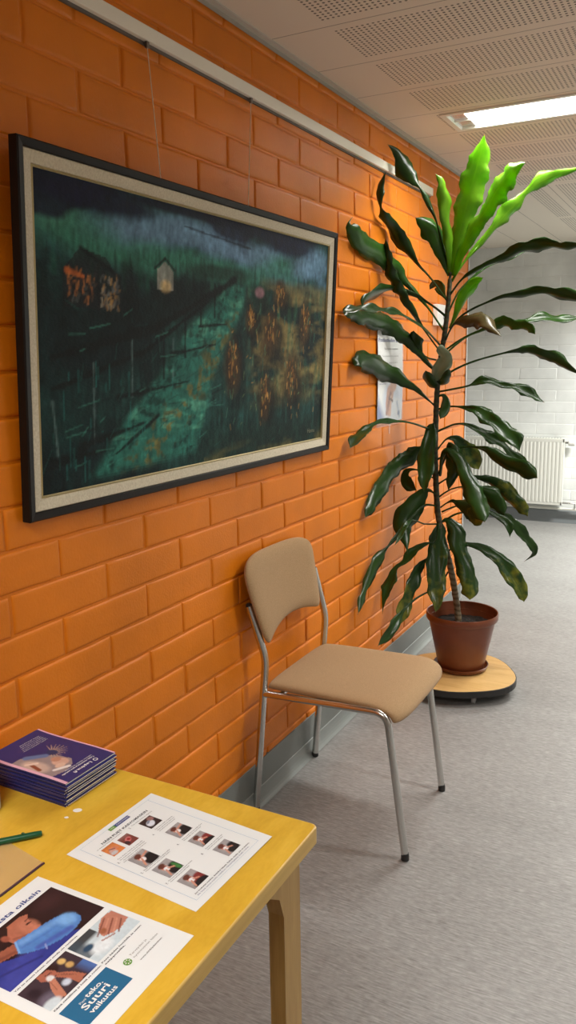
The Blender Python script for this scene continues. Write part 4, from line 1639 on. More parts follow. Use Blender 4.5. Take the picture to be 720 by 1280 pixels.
LEAVES = [
(0,'231,3540,1863,-29,-25,-15;225,3526,1899,-29,-25,-15;216,3507,1948,-29,-25,-15;208,3490,1991,-28,-25,-15;201,3476,2028,-26,-22,-14;194,3462,2063,-26,-23,-16;185,3448,2095,-50,-44,-35;173,3436,2125,-73,-64,-57;162,3424,2152,-82,-73,-69;151,3414,2174,-62,-55,-56;141,3405,2193,-30,-27,-30;130,3398,2209,-56,-51,-65;121,3392,2221,-104,-97,-131;111,3385,2234,-163,-148,-182;100,3377,2251,-210,-189,-209;90,3368,2271,-243,-218,-231;80,3359,2290,-246,-220,-213;71,3352,2310,-191,-171,-163;62,3343,2328,-107,-96,-130;52,3330,2342,-51,-47,-106;40,3312,2352,-25,-25,-74;32,3298,2359,-3,-3,-9'),
(0,'227,3540,1735,-39,12,-16;206,3521,1770,-37,11,-16;178,3495,1816,-36,12,-17;153,3474,1852,-38,13,-21;127,3455,1882,-45,16,-26;105,3436,1912,-104,33,-51;87,3420,1942,-190,55,-80;71,3403,1970,-264,75,-110;56,3386,1994,-307,79,-120;44,3366,2015,-340,44,-86;38,3329,2036,-325,0,-49;38,3279,2055,-268,-7,-27;37,3246,2071,-205,9,-11;34,3236,2085,-123,19,-7;32,3229,2101,-54,6,3;33,3216,2120,-103,10,13;35,3204,2141,-157,23,9;35,3208,2163,-167,13,-12;33,3224,2185,-149,4,0;36,3235,2206,-117,8,23;43,3241,2229,-50,5,17;50,3244,2245,-9,1,3'),
(5,'215,3540,1609,-25,-17,-25;193,3514,1649,-26,-18,-26;163,3478,1705,-28,-19,-29;135,3448,1749,-48,-33,-55;110,3422,1784,-62,-44,-79;87,3400,1814,-88,-62,-103;71,3386,1839,-128,-88,-120;60,3378,1859,-156,-104,-169;52,3352,1878,-152,-85,-251;46,3298,1894,-147,-71,-313;43,3231,1909,-146,-65,-358;41,3166,1921,-131,-53,-388;42,3098,1928,-124,-47,-396;42,3036,1936,-155,-66,-369;42,2988,1947,-186,-89,-312;42,2951,1960,-180,-94,-254;40,2924,1972,-149,-85,-201;37,2908,1982,-112,-74,-122;34,2903,1991,-79,-59,-16;32,2909,2003,-25,-21,19;31,2930,2017,-10,-10,15;31,2946,2027,-4,-4,6'),
(0,'203,3540,1516,-38,6,-18;189,3523,1539,-35,5,-16;170,3500,1572,-32,5,-14;150,3474,1608,-34,5,-15;133,3449,1643,-71,9,-28;115,3423,1679,-112,14,-42;100,3399,1714,-155,19,-57;87,3379,1741,-185,22,-68;79,3366,1760,-205,24,-73;72,3355,1775,-221,24,-73;66,3343,1791,-231,24,-72;59,3330,1810,-237,24,-72;52,3317,1828,-242,20,-60;47,3303,1848,-242,13,-30;46,3288,1869,-231,6,2;47,3272,1893,-209,3,19;49,3257,1916,-182,2,22;52,3244,1935,-151,1,22;55,3231,1953,-108,0,20;58,3221,1968,-47,0,10;60,3214,1978,-9,0,2'),
(0,'221,3540,1671,-54,36,-12;202,3518,1692,-51,35,-12;175,3490,1718,-51,36,-16;151,3467,1736,-61,47,-25;127,3444,1751,-103,87,-51;99,3421,1765,-112,100,-61;71,3398,1778,-128,96,-65;51,3370,1784,-157,75,-79;39,3338,1784,-175,45,-119;34,3284,1777,-182,33,-180;36,3203,1763,-198,45,-249;37,3135,1748,-179,69,-275;36,3085,1733,-121,85,-241;35,3052,1720,-44,106,-177;33,3042,1708,8,105,-66;31,3040,1699,2,13,-3'),
(0,'202,3540,1543,4,-24,-55;197,3488,1566,5,-22,-52;190,3414,1596,7,-20,-51;181,3340,1623,13,-19,-53;169,3264,1644,21,-19,-61;157,3188,1662,42,-29,-99;147,3127,1674,63,-28,-113;139,3083,1678,97,-25,-124;132,3045,1679,121,-24,-137;125,3002,1680,131,-25,-150;117,2955,1681,141,-22,-153;110,2909,1681,149,-18,-149;104,2864,1679,155,-13,-140;99,2820,1677,156,-9,-128;95,2781,1673,150,-4,-109;92,2751,1669,130,2,-75;91,2729,1665,93,3,-42;90,2714,1662,11,0,-5'),
(0,'171,3540,1442,-26,-26,-40;159,3520,1463,-45,-45,-69;141,3492,1493,-57,-57,-88;124,3465,1521,-76,-76,-116;107,3440,1549,-102,-103,-159;90,3414,1577,-118,-123,-221;74,3380,1600,-111,-125,-282;59,3342,1621,-93,-116,-334;46,3295,1638,-61,-89,-375;40,3233,1650,-14,-50,-389;40,3151,1656,20,-25,-372;42,3070,1661,23,-21,-345;42,3006,1665,17,-24,-322;41,2951,1670,25,-19,-298;40,2907,1672,59,-3,-260;38,2880,1670,104,17,-180;35,2865,1665,94,16,-95;33,2856,1661,15,2,-13'),
(0,'174,3540,1286,-19,-17,-31;159,3518,1307,-21,-19,-34;138,3487,1336,-33,-32,-61;118,3460,1360,-45,-48,-96;96,3435,1381,-61,-71,-157;76,3406,1401,-70,-88,-229;60,3370,1418,-74,-99,-308;46,3326,1433,-81,-102,-382;40,3266,1449,-94,-97,-417;40,3189,1467,-89,-88,-423;42,3116,1480,-60,-73,-412;42,3058,1490,-14,-51,-385;42,3010,1494,72,-9,-331;40,2978,1491,191,39,-195;37,2960,1480,171,31,-82;35,2951,1470,30,5,-12'),
(0,'183,3540,1167,12,-17,-43;161,3467,1190,12,-16,-41;133,3376,1216,15,-15,-40;114,3316,1228,23,-13,-41;100,3269,1232,30,-13,-46;88,3227,1236,57,-24,-84;77,3191,1239,87,-25,-103;68,3151,1238,100,-17,-88;58,3110,1233,84,-7,-55;52,3073,1225,110,-1,-43;50,3039,1213,187,5,-44;49,3005,1202,242,9,-55;48,2968,1190,272,13,-57;47,2933,1178,260,17,-39;49,2895,1165,165,13,-17;50,2868,1156,14,1,-1'),
(0,'177,3540,1488,-16,9,-24;154,3518,1495,-16,8,-21;131,3494,1506,-60,19,-53;117,3476,1521,-193,31,-79;110,3457,1543,-305,30,-24;109,3436,1569,-347,29,49;114,3415,1595,-221,18,67;120,3399,1615,-10,1,4'),
(0,'227,3540,1735,-21,6,-20;216,3551,1750,-35,11,-33;202,3565,1770,-84,25,-78;186,3581,1792,-140,45,-136;170,3595,1812,-140,58,-169;153,3607,1828,28,84,-173;130,3624,1820,109,100,-56;110,3640,1802,22,21,-8'),
(5,'228,3540,1847,-40,-29,-21;222,3527,1876,-91,-65,-49;213,3510,1915,-140,-101,-75;207,3497,1945,-195,-140,-105;201,3484,1972,-246,-177,-152;192,3472,1997,-271,-198,-208;180,3461,2021,-277,-206,-259;169,3451,2039,-240,-186,-296;157,3444,2051,-173,-145,-292;144,3436,2062,-120,-106,-240;126,3427,2074,-66,-60,-143;113,3420,2082,-5,-5,-11'),
(1,'235,3540,1856,-69,-69,-22;237,3527,1889,-92,-92,-30;240,3510,1933,-122,-122,-41;241,3496,1968,-139,-139,-52;241,3487,1990,-140,-141,-59;241,3479,2012,-142,-143,-62;240,3467,2041,-157,-157,-68;239,3453,2074,-180,-180,-78;239,3440,2105,-196,-196,-82;239,3429,2132,-199,-198,-81;240,3418,2156,-190,-190,-84;238,3410,2177,-171,-170,-90;236,3402,2194,-138,-139,-90;232,3396,2208,-100,-102,-85;226,3390,2221,-65,-69,-75;217,3384,2232,-26,-28,-35;210,3380,2240,-5,-5,-7'),
(1,'246,3540,1846,-122,-15,14;249,3536,1870,-146,-18,17;254,3530,1906,-180,-23,23;260,3524,1943,-218,-28,35;266,3518,1973,-258,-35,55;274,3513,2000,-302,-42,80;282,3509,2026,-349,-50,100;290,3504,2052,-392,-56,114;298,3499,2078,-429,-62,128;307,3494,2104,-462,-67,141;315,3489,2130,-488,-71,149;324,3484,2156,-506,-73,153;332,3479,2182,-518,-75,156;341,3475,2207,-519,-75,158;349,3470,2231,-506,-74,159;356,3466,2252,-479,-71,157;363,3462,2272,-442,-65,143;370,3458,2292,-393,-56,117;377,3453,2314,-324,-44,85;384,3448,2340,-218,-29,52;390,3443,2364,-108,-14,25;395,3440,2381,-8,-1,2'),
(1,'246,3540,1846,-89,28,51;259,3529,1874,-127,41,73;277,3513,1915,-177,58,110;298,3497,1954,-208,71,155;319,3483,1985,-217,81,197;343,3470,2014,-224,88,226;364,3457,2039,-223,92,245;382,3448,2058,-203,90,252;398,3440,2073,-189,85,240;412,3432,2088,-210,84,224;425,3423,2105,-260,96,234;437,3415,2122,-308,113,273;449,3407,2139,-322,123,320;463,3399,2155,-310,125,344;477,3390,2170,-288,122,350;492,3382,2184,-260,115,341;506,3374,2197,-225,105,319;521,3366,2210,-168,91,293;536,3359,2219,-87,77,261;554,3352,2225,-24,58,189;572,3345,2228,-4,32,99;585,3340,2230,0,3,9'),
(1,'243,3540,1822,-33,-37,25;261,3545,1855,-31,-35,24;288,3552,1897,-30,-35,28;317,3558,1932,-49,-63,54;348,3565,1966,-63,-82,73;379,3572,2002,-75,-96,84;409,3578,2036,-88,-113,98;431,3583,2061,-124,-158,136;447,3586,2080,-166,-217,193;465,3590,2099,-167,-231,216;484,3594,2117,-150,-209,196;503,3598,2136,-123,-163,148;522,3602,2157,-66,-90,83;541,3606,2175,-54,-83,82;563,3610,2192,-88,-160,170;586,3614,2206,-82,-200,231;611,3618,2217,-54,-182,222;636,3622,2225,-34,-152,190;655,3625,2230,-18,-115,147;680,3629,2235,-10,-87,112;719,3635,2243,-9,-84,109;752,3640,2250,-2,-22,28'),
(0,'233,3540,1762,-25,-46,9;251,3535,1784,-24,-44,9;275,3528,1812,-24,-44,12;297,3522,1830,-25,-51,20;320,3517,1843,-40,-88,43;346,3512,1855,-45,-105,56;377,3506,1867,-49,-120,69;408,3500,1878,-53,-135,81;438,3494,1887,-55,-146,91;467,3488,1895,-62,-162,99;497,3482,1904,-81,-200,118;525,3476,1914,-100,-254,154;554,3470,1922,-98,-286,189;582,3464,1926,-86,-296,211;610,3459,1929,-71,-286,214;639,3453,1930,-50,-240,187;666,3447,1929,-25,-184,151;690,3443,1926,-3,-162,142;710,3439,1920,-7,-168,146;736,3433,1917,-30,-168,135;772,3426,1918,-36,-151,117;800,3420,1919,-8,-34,26'),
(0,'231,3540,1694,-48,23,8;240,3549,1720,-47,23,9;253,3562,1755,-47,24,12;269,3574,1785,-44,24,18;288,3585,1809,-39,24,23;308,3595,1830,-38,25,25;327,3604,1847,-42,29,32;345,3612,1862,-67,50,59;364,3621,1875,-77,61,74;385,3630,1889,-85,71,88;407,3639,1903,-90,82,104;430,3649,1914,-89,94,124;454,3658,1922,-92,112,150;478,3667,1929,-98,120,161;500,3675,1937,-87,103,139;522,3684,1944,-57,67,90;538,3690,1950,-6,7,9'),
(1,'236,3540,1626,-32,-23,9;248,3531,1643,-40,-28,11;264,3518,1668,-74,-51,20;281,3503,1695,-112,-78,30;301,3487,1726,-175,-121,50;320,3471,1754,-213,-149,77;338,3459,1775,-203,-146,99;356,3448,1791,-166,-126,111;374,3437,1804,-112,-93,110;395,3427,1814,-53,-49,68;410,3420,1820,-4,-4,6'),
(0,'240,3540,1625,-19,-53,18;254,3540,1640,-19,-53,18;275,3540,1662,-18,-52,20;299,3540,1681,-16,-51,23;326,3540,1696,-13,-48,25;356,3540,1710,-11,-46,26;385,3540,1721,-10,-49,29;414,3540,1731,-11,-62,38;442,3540,1738,-16,-110,70;470,3540,1744,-16,-132,86;498,3540,1748,-12,-145,99;525,3540,1751,-9,-157,109;553,3540,1753,-8,-171,120;580,3540,1755,-7,-190,134;608,3540,1756,-1,-211,152;634,3540,1755,11,-228,169;655,3540,1753,30,-240,182;675,3540,1748,46,-250,193;698,3540,1742,57,-259,201;731,3540,1733,64,-265,206;767,3540,1721,68,-270,210;793,3540,1712,17,-68,53'),
(0,'203,3540,1498,-42,26,23;223,3555,1519,-42,26,23;253,3576,1550,-41,26,24;285,3598,1579,-39,27,27;316,3617,1599,-34,28,32;347,3634,1613,-28,29,34;379,3651,1622,-26,30,35;409,3667,1630,-25,31,37;437,3681,1636,-24,32,39;465,3695,1640,-23,34,41;490,3708,1644,-27,38,46;515,3721,1648,-51,65,78;537,3733,1654,-71,88,104;559,3744,1659,-83,113,136;581,3755,1662,-75,134,165;603,3767,1661,-55,147,180;625,3778,1657,-49,151,183;648,3789,1654,-61,143,175;672,3802,1654,-71,126,153;701,3816,1656,-62,97,116;728,3830,1660,-43,66,79;747,3840,1662,-5,8,10'),
(3,'220,3540,1574,-33,1,23;241,3517,1607,-31,1,24;269,3491,1640,-32,3,42;291,3477,1648,-8,30,146;314,3466,1648,6,53,230;342,3450,1652,0,64,293;371,3434,1655,58,88,323;399,3418,1651,131,110,301;426,3402,1642,188,120,225;450,3386,1626,168,98,128;472,3370,1607,102,59,73;495,3353,1590,54,32,42;512,3340,1577,6,4,5'),
(5,'203,3540,1516,-24,-28,24;235,3532,1538,-23,-28,24;279,3521,1566,-21,-27,26;320,3511,1585,-18,-27,31;362,3502,1600,-19,-29,35;395,3494,1611,-35,-54,66;418,3489,1619,-50,-79,97;440,3484,1625,-63,-106,135;463,3479,1632,-72,-138,188;486,3474,1635,-38,-151,242;509,3469,1632,20,-130,236;532,3463,1626,22,-105,194;555,3458,1622,3,-104,184;578,3453,1619,19,-109,200;598,3448,1612,85,-91,180;614,3443,1597,97,-61,115;625,3440,1585,18,-10,19'),
(0,'194,3540,1403,-13,-37,32;221,3545,1420,-13,-37,32;259,3552,1443,-11,-36,33;296,3558,1461,-9,-35,34;334,3565,1476,-7,-34,34;374,3571,1489,-5,-33,35;418,3578,1500,-3,-34,37;465,3586,1511,-2,-36,40;504,3592,1518,-3,-63,70;527,3596,1522,0,-88,100;543,3599,1523,21,-115,138;562,3602,1522,54,-135,167;582,3605,1516,84,-155,192;602,3609,1509,92,-172,213;624,3612,1503,90,-179,222;647,3616,1497,104,-174,215;668,3620,1488,135,-163,194;687,3623,1476,152,-152,170;705,3627,1462,139,-141,159;728,3631,1447,115,-126,146;755,3636,1431,93,-104,121;774,3640,1419,19,-22,26'),
(0,'191,3540,1347,-9,27,38;232,3544,1354,-9,26,37;282,3549,1363,-10,26,37;311,3552,1370,-12,26,38;332,3555,1376,-17,30,44;358,3557,1385,-44,73,109;386,3560,1394,-36,126,179;415,3564,1392,21,142,172;445,3567,1382,27,108,124;471,3570,1375,16,92,110;495,3572,1370,14,97,118;518,3575,1365,19,118,142;542,3577,1360,40,161,185;565,3580,1350,81,184,185;586,3583,1335,86,163,150;606,3585,1321,56,123,122;629,3588,1310,26,70,74;647,3590,1302,2,7,7'),
(0,'185,3540,1268,-7,13,39;219,3532,1277,-5,13,37;260,3522,1284,0,15,38;295,3513,1283,8,20,43;326,3505,1279,20,40,82;352,3499,1276,41,67,131;376,3493,1270,94,106,171;400,3486,1258,158,150,202;422,3479,1244,193,178,230;443,3473,1232,180,165,211;464,3466,1219,171,151,182;490,3458,1200,202,173,201;517,3449,1180,229,197,229;539,3442,1165,245,205,229;558,3435,1149,260,191,157;574,3427,1125,160,110,64;586,3420,1105,8,5,3'),
(0,'187,3540,1167,-22,20,34;219,3548,1183,-20,19,33;260,3559,1201,-15,21,35;291,3566,1204,-4,28,41;318,3572,1198,10,54,69;344,3579,1187,28,81,93;371,3586,1170,52,123,132;395,3593,1154,59,154,171;414,3598,1144,65,180,203;433,3603,1133,77,188,205;454,3609,1119,69,147,153;476,3615,1102,57,99,95;496,3622,1080,79,118,102;515,3629,1055,119,175,148;535,3636,1032,136,210,185;555,3643,1011,138,230,212;575,3649,993,108,210,207;597,3655,976,57,127,132;614,3660,965,4,10,10'),
(0,'190,3540,1040,-22,-20,32;228,3536,1063,-20,-19,31;279,3530,1092,-17,-18,33;323,3526,1105,-9,-17,42;362,3522,1107,0,-17,51;396,3519,1103,15,-28,98;419,3516,1097,53,-36,140;439,3514,1086,96,-46,187;466,3511,1071,129,-57,235;497,3507,1052,151,-70,289;528,3504,1037,130,-84,337;559,3500,1027,105,-92,361;586,3497,1018,108,-90,355;605,3495,1011,121,-80,320;618,3494,1006,121,-66,266;630,3492,999,108,-49,197;641,3491,992,68,-28,109;649,3490,987,5,-2,8'),
(2,'192,3540,1087,-25,4,12;206,3552,1110,-24,4,15;224,3567,1133,-27,10,30;244,3576,1137,-12,47,102;263,3586,1129,62,100,153;281,3599,1107,163,178,212;298,3613,1080,224,238,276;316,3626,1055,226,246,292;333,3639,1031,214,218,243;346,3651,1006,138,131,134;354,3660,988,9,8,8'),
(0,'206,3540,967,-53,-5,8;213,3523,1004,-74,-7,13;224,3501,1051,-79,-7,22;237,3488,1077,-95,-1,65;251,3482,1090,-38,36,165;271,3472,1089,117,92,166;301,3455,1070,176,114,138;332,3435,1042,212,128,121;356,3416,1014,260,146,100;376,3397,984,306,167,95;395,3379,955,331,183,113;413,3362,930,347,192,123;431,3346,906,355,193,109;445,3331,882,341,180,84;458,3316,860,302,158,66;468,3305,842,235,122,49;475,3296,828,128,66,25;480,3290,819,8,4,2'),
(0,'198,3540,977,-35,-19,11;217,3527,1013,-34,-18,11;239,3512,1056,-46,-25,14;254,3502,1090,-120,-65,37;266,3493,1109,-86,-38,200;275,3485,1096,276,17,106;282,3477,1069,341,17,69;287,3466,1040,343,15,40;290,3455,1011,311,9,2;288,3447,988,252,2,-28;285,3438,967,181,1,-22;283,3428,940,101,1,-10;281,3420,919,9,0,-1'),
(0,'184,3540,1149,-33,-20,-11;181,3529,1179,-36,-21,-14;177,3514,1208,-49,-32,-61;176,3501,1197,-153,-17,15;176,3488,1165,-248,-27,12;176,3470,1129,-316,-35,16;176,3449,1088,-367,-42,11;178,3429,1050,-382,-46,-3;181,3411,1015,-364,-45,-12;184,3396,987,-327,-41,-13;187,3385,967,-271,-34,-11;188,3376,949,-202,-25,-6;190,3367,932,-109,-13,-2;191,3360,919,-9,-1,0'),
(0,'188,3540,1322,-18,-12,17;203,3532,1331,-25,-18,44;219,3519,1331,81,-1,103;232,3501,1308,202,4,86;238,3485,1286,242,4,35;238,3470,1267,202,0,-14;236,3453,1248,120,-2,-20;232,3440,1233,9,0,-2'),
(4,'187,3540,1368,-49,-2,-22;178,3530,1388,-188,-14,-24;183,3515,1416,-263,-16,114;206,3498,1447,-257,-4,200;229,3483,1475,-262,-8,178;242,3468,1500,-281,-19,1;231,3454,1525,-209,-2,-120;220,3445,1539,-106,8,-111;212,3440,1543,-5,1,-8'),
(0,'194,3540,1368,-29,15,-50;186,3530,1370,-83,35,-121;176,3517,1374,-170,37,-152;169,3503,1383,-242,26,-102;164,3489,1396,-259,20,-50;161,3473,1411,-226,14,0;162,3454,1430,-135,8,14;163,3440,1444,-11,1,1'),
(0,'183,3540,1382,-22,-26,49;197,3531,1384,-65,-68,121;215,3519,1388,-144,-116,142;229,3508,1397,-191,-141,62;240,3495,1410,-168,-127,12;249,3483,1423,-132,-101,-15;256,3470,1439,-82,-65,-20;261,3460,1450,-8,-7,-2'),
(0,'185,3540,1076,-30,10,-48;163,3528,1087,-24,10,-47;137,3514,1095,-11,29,-95;118,3502,1085,72,100,-180;100,3490,1067,141,169,-261;79,3480,1050,147,186,-309;60,3463,1032,106,146,-359;48,3428,1019,90,97,-357;41,3381,1005,135,100,-314;40,3321,982,181,121,-302;42,3260,957,195,133,-305;41,3212,935,183,132,-282;40,3172,914,170,128,-240;39,3136,893,154,120,-199;37,3107,873,124,101,-156;34,3083,855,73,62,-92;32,3067,842,5,5,-7'),
(0,'188,3540,947,-12,-17,-19;159,3539,966,-10,-16,-19;124,3537,984,-7,-16,-23;91,3536,991,-1,-15,-27;64,3535,988,29,-29,-71;47,3534,974,140,-22,-87;43,3533,954,248,2,37;53,3532,930,255,5,190;76,3531,910,143,-4,192;100,3530,895,15,-1,25'),
(0,'201,3540,866,-20,-4,-18;184,3525,888,-20,-4,-22;165,3508,903,-12,-1,-86;152,3497,892,125,59,-168;137,3481,872,233,111,-241;120,3459,844,328,156,-309;105,3437,816,385,185,-322;93,3418,788,400,198,-265;88,3399,761,388,203,-164;89,3383,735,328,186,-47;100,3365,709,217,135,24;116,3347,684,104,65,11;126,3332,661,38,22,-1;131,3320,644,8,5,-1'),
(0,'201,3540,825,-15,4,-26;183,3520,832,-16,5,-33;159,3491,837,-6,9,-43;140,3459,825,12,17,-41;123,3422,799,16,18,-36;108,3385,772,19,21,-39;95,3348,746,36,38,-71;84,3314,721,42,44,-83;74,3284,701,36,37,-72;65,3259,683,22,23,-44;58,3236,668,48,50,-96;52,3217,655,89,88,-156;47,3193,638,129,120,-185;44,3164,616,152,138,-196;42,3133,592,149,135,-193;40,3097,566,113,101,-146;38,3063,541,72,63,-87;39,3040,523,78,67,-79;42,3025,512,114,97,-105;45,3004,497,109,93,-112;48,2972,474,63,53,-67;50,2948,457,6,5,-6'),
(0,'206,3540,762,31,-7,9;211,3514,726,30,-7,8;214,3482,684,30,-7,4;207,3465,670,25,-14,-15;192,3457,671,20,-21,-23;174,3441,664,72,-48,-51;151,3419,649,154,-87,-87;132,3397,633,215,-93,-79;120,3379,614,201,-74,-50;109,3361,596,152,-68,-58;94,3345,584,104,-56,-54;80,3329,572,96,-33,-22;73,3308,549,180,-41,7;72,3284,519,313,-67,28;69,3262,493,319,-75,9;64,3243,471,205,-45,10;62,3222,447,110,-19,21;66,3197,417,47,-7,13;70,3178,395,10,-1,3'),
(2,'223,3540,680,20,16,-14;218,3525,656,19,15,-14;209,3506,625,18,14,-17;197,3492,608,14,12,-24;182,3481,598,13,12,-29;168,3469,585,26,23,-47;154,3457,571,77,63,-109;144,3445,554,130,103,-130;138,3432,535,178,142,-133;134,3419,513,204,163,-148;127,3402,486,204,163,-151;120,3383,456,194,155,-137;115,3362,424,205,165,-133;111,3341,391,230,186,-143;108,3321,360,211,170,-128;106,3303,331,121,98,-73;104,3290,310,8,6,-5'),
(0,'253,3540,519,19,11,-20;247,3508,496,17,10,-20;238,3466,467,15,9,-23;225,3439,455,7,5,-32;210,3420,454,2,4,-40;195,3397,449,7,6,-43;179,3371,442,10,7,-41;163,3343,432,14,9,-40;149,3311,417,18,11,-38;137,3278,401,26,15,-44;128,3248,383,68,41,-97;122,3217,365,109,65,-145;117,3189,348,131,78,-177;112,3161,332,141,83,-198;105,3132,316,123,71,-189;97,3098,299,75,43,-123;90,3072,286,7,4,-11'),
(2,'210,3540,755,49,22,-6;211,3536,744,130,57,-17;212,3529,727,212,92,-37;211,3520,704,278,118,-61;209,3509,677,339,146,-63;210,3496,646,383,172,-39;215,3482,612,409,188,-23;220,3467,575,419,192,-29;224,3449,532,416,189,-34;229,3432,489,395,183,-19;235,3418,456,347,168,9;243,3406,430,280,136,7;247,3396,407,205,91,-21;247,3387,383,107,44,-21;246,3380,367,8,3,-2'),
(2,'211,3540,743,-29,4,28;222,3538,756,-30,7,40;238,3534,765,-5,39,105;259,3530,760,108,105,163;279,3526,744,250,165,147;291,3520,717,328,184,87;303,3513,682,349,193,80;317,3505,643,333,186,82;331,3497,602,311,177,88;348,3489,564,323,186,99;363,3481,527,346,191,81;374,3473,490,352,182,48;380,3467,458,330,159,10;381,3463,436,240,105,-26;379,3460,422,38,15,-7'),
(2,'251,3540,615,-22,7,16;265,3542,633,-19,7,15;284,3545,653,-15,10,20;303,3547,659,-7,21,35;324,3549,658,2,50,74;351,3552,655,11,70,99;383,3555,648,27,94,124;414,3559,636,54,126,155;445,3562,620,94,164,186;472,3566,601,143,192,192;493,3569,578,180,207,186;515,3573,552,206,224,191;538,3577,521,240,248,201;558,3580,491,253,244,183;575,3584,460,222,200,137;587,3587,434,174,142,81;592,3589,415,101,72,29;593,3590,403,8,5,2'),
(2,'213,3540,822,-19,-7,18;244,3515,846,-19,-6,22;277,3491,862,-21,-6,71;302,3473,860,26,8,144;335,3448,854,83,22,267;371,3419,843,149,38,363;406,3388,831,159,41,379;439,3361,821,99,28,287;464,3340,816,10,3,34'),
(0,'204,3540,870,-16,-8,21;226,3541,888,-14,-8,21;257,3543,908,-11,-6,23;290,3545,919,-6,-5,26;324,3547,925,-2,-4,33;353,3549,924,11,-6,83;376,3550,918,47,-4,137;401,3552,907,113,-1,218;427,3553,892,226,5,320;449,3555,874,314,11,311;467,3557,852,289,10,220;481,3558,832,217,7,146;493,3559,813,133,4,82;501,3560,800,11,0,7'),
(0,'233,3540,760,-17,15,21;248,3540,773,-20,19,27;269,3540,787,-20,24,34;290,3540,797,-13,25,34;321,3540,806,-10,29,38;369,3540,818,-11,57,71;409,3540,820,4,73,82;437,3540,814,24,83,81;465,3540,804,39,97,87;492,3540,790,61,116,92;511,3540,773,89,126,77;523,3540,754,109,120,43;529,3540,729,78,75,11;530,3540,708,8,7,0'),
(0,'217,3540,800,-17,15,21;242,3550,813,-15,15,21;278,3565,828,-11,17,22;323,3582,831,-7,20,25;377,3602,826,-5,25,30;420,3618,818,-2,31,36;448,3629,806,6,38,41;469,3638,792,18,69,72;488,3647,779,33,103,104;504,3654,765,66,146,137;520,3663,747,97,170,146;536,3673,723,110,177,145;551,3682,701,105,177,149;566,3690,681,101,176,150;579,3698,662,99,167,140;593,3706,643,91,144,115;605,3713,623,101,103,60;602,3721,601,92,58,-29;578,3732,574,38,23,-27;556,3740,554,8,5,-6'),
(2,'199,3540,929,-14,-11,22;225,3547,948,-15,-13,29;258,3555,968,-12,-13,38;287,3561,973,-1,-9,39;317,3567,973,6,-7,41;349,3574,967,19,-12,76;379,3581,960,26,-18,111;404,3586,956,39,-26,165;428,3592,950,93,-27,209;456,3598,935,151,-26,226;483,3606,915,211,-24,221;504,3613,890,262,-24,208;524,3619,864,263,-25,221;546,3626,841,235,-24,219;565,3632,821,209,-19,166;578,3637,802,134,-12,82;586,3640,788,9,-1,5'),
(0,'211,3540,743,12,-9,-24;190,3498,749,12,-10,-27;165,3446,757,8,-13,-31;147,3407,775,3,-14,-31;133,3371,787,22,-9,-34;125,3337,778,98,-3,-45;120,3305,762,147,7,-29;122,3274,747,130,13,-8;124,3243,732,91,7,-13;122,3211,718,42,2,-11;120,3186,708,9,0,-3'),
]
STEM = [[0.312, 3.54, 0.283], [0.298, 3.54, 0.37], [0.281, 3.54, 0.467], [0.265, 3.54, 0.542], [0.246, 3.54, 0.61], [0.227, 3.54, 0.672], [0.211, 3.54, 0.733], [0.198, 3.54, 0.799], [0.191, 3.54, 0.882], [0.186, 3.54, 0.968], [0.182, 3.54, 1.052], [0.181, 3.54, 1.136], [0.182, 3.54, 1.219], [0.183, 3.54, 1.301], [0.187, 3.54, 1.382], [0.195, 3.54, 1.465], [0.205, 3.54, 1.539], [0.214, 3.54, 1.595], [0.222, 3.54, 1.664], [0.229, 3.54, 1.744], [0.233, 3.54, 1.813], [0.235, 3.54, 1.863]]


sp = [Vector(p_) for p_ in STEM]
base_z = ZP + .19
sp = [Vector((sp[0].x, sp[0].y, base_z))] + [p_ for p_ in sp if p_.z > base_z + .02]
nS = len(sp)
dense = []
for i in range(nS - 1):
    for k in range(6):
        dense.append(sp[i].lerp(sp[i + 1], k / 6))
dense.append(sp[-1])
rad = []
for i, p_ in enumerate(dense):
    f = i / (len(dense) - 1)
    r = .0060 * (1 - f) ** .6 * 1.0 + .0090
    r *= 1 + (.07 if i % 3 == 0 else -.03)
    rad.append(r if f < .97 else .006)
mb = MB()
mb.tube(dense, rad, STEMM, 14)
mb.build('stem', pl, smooth=True)


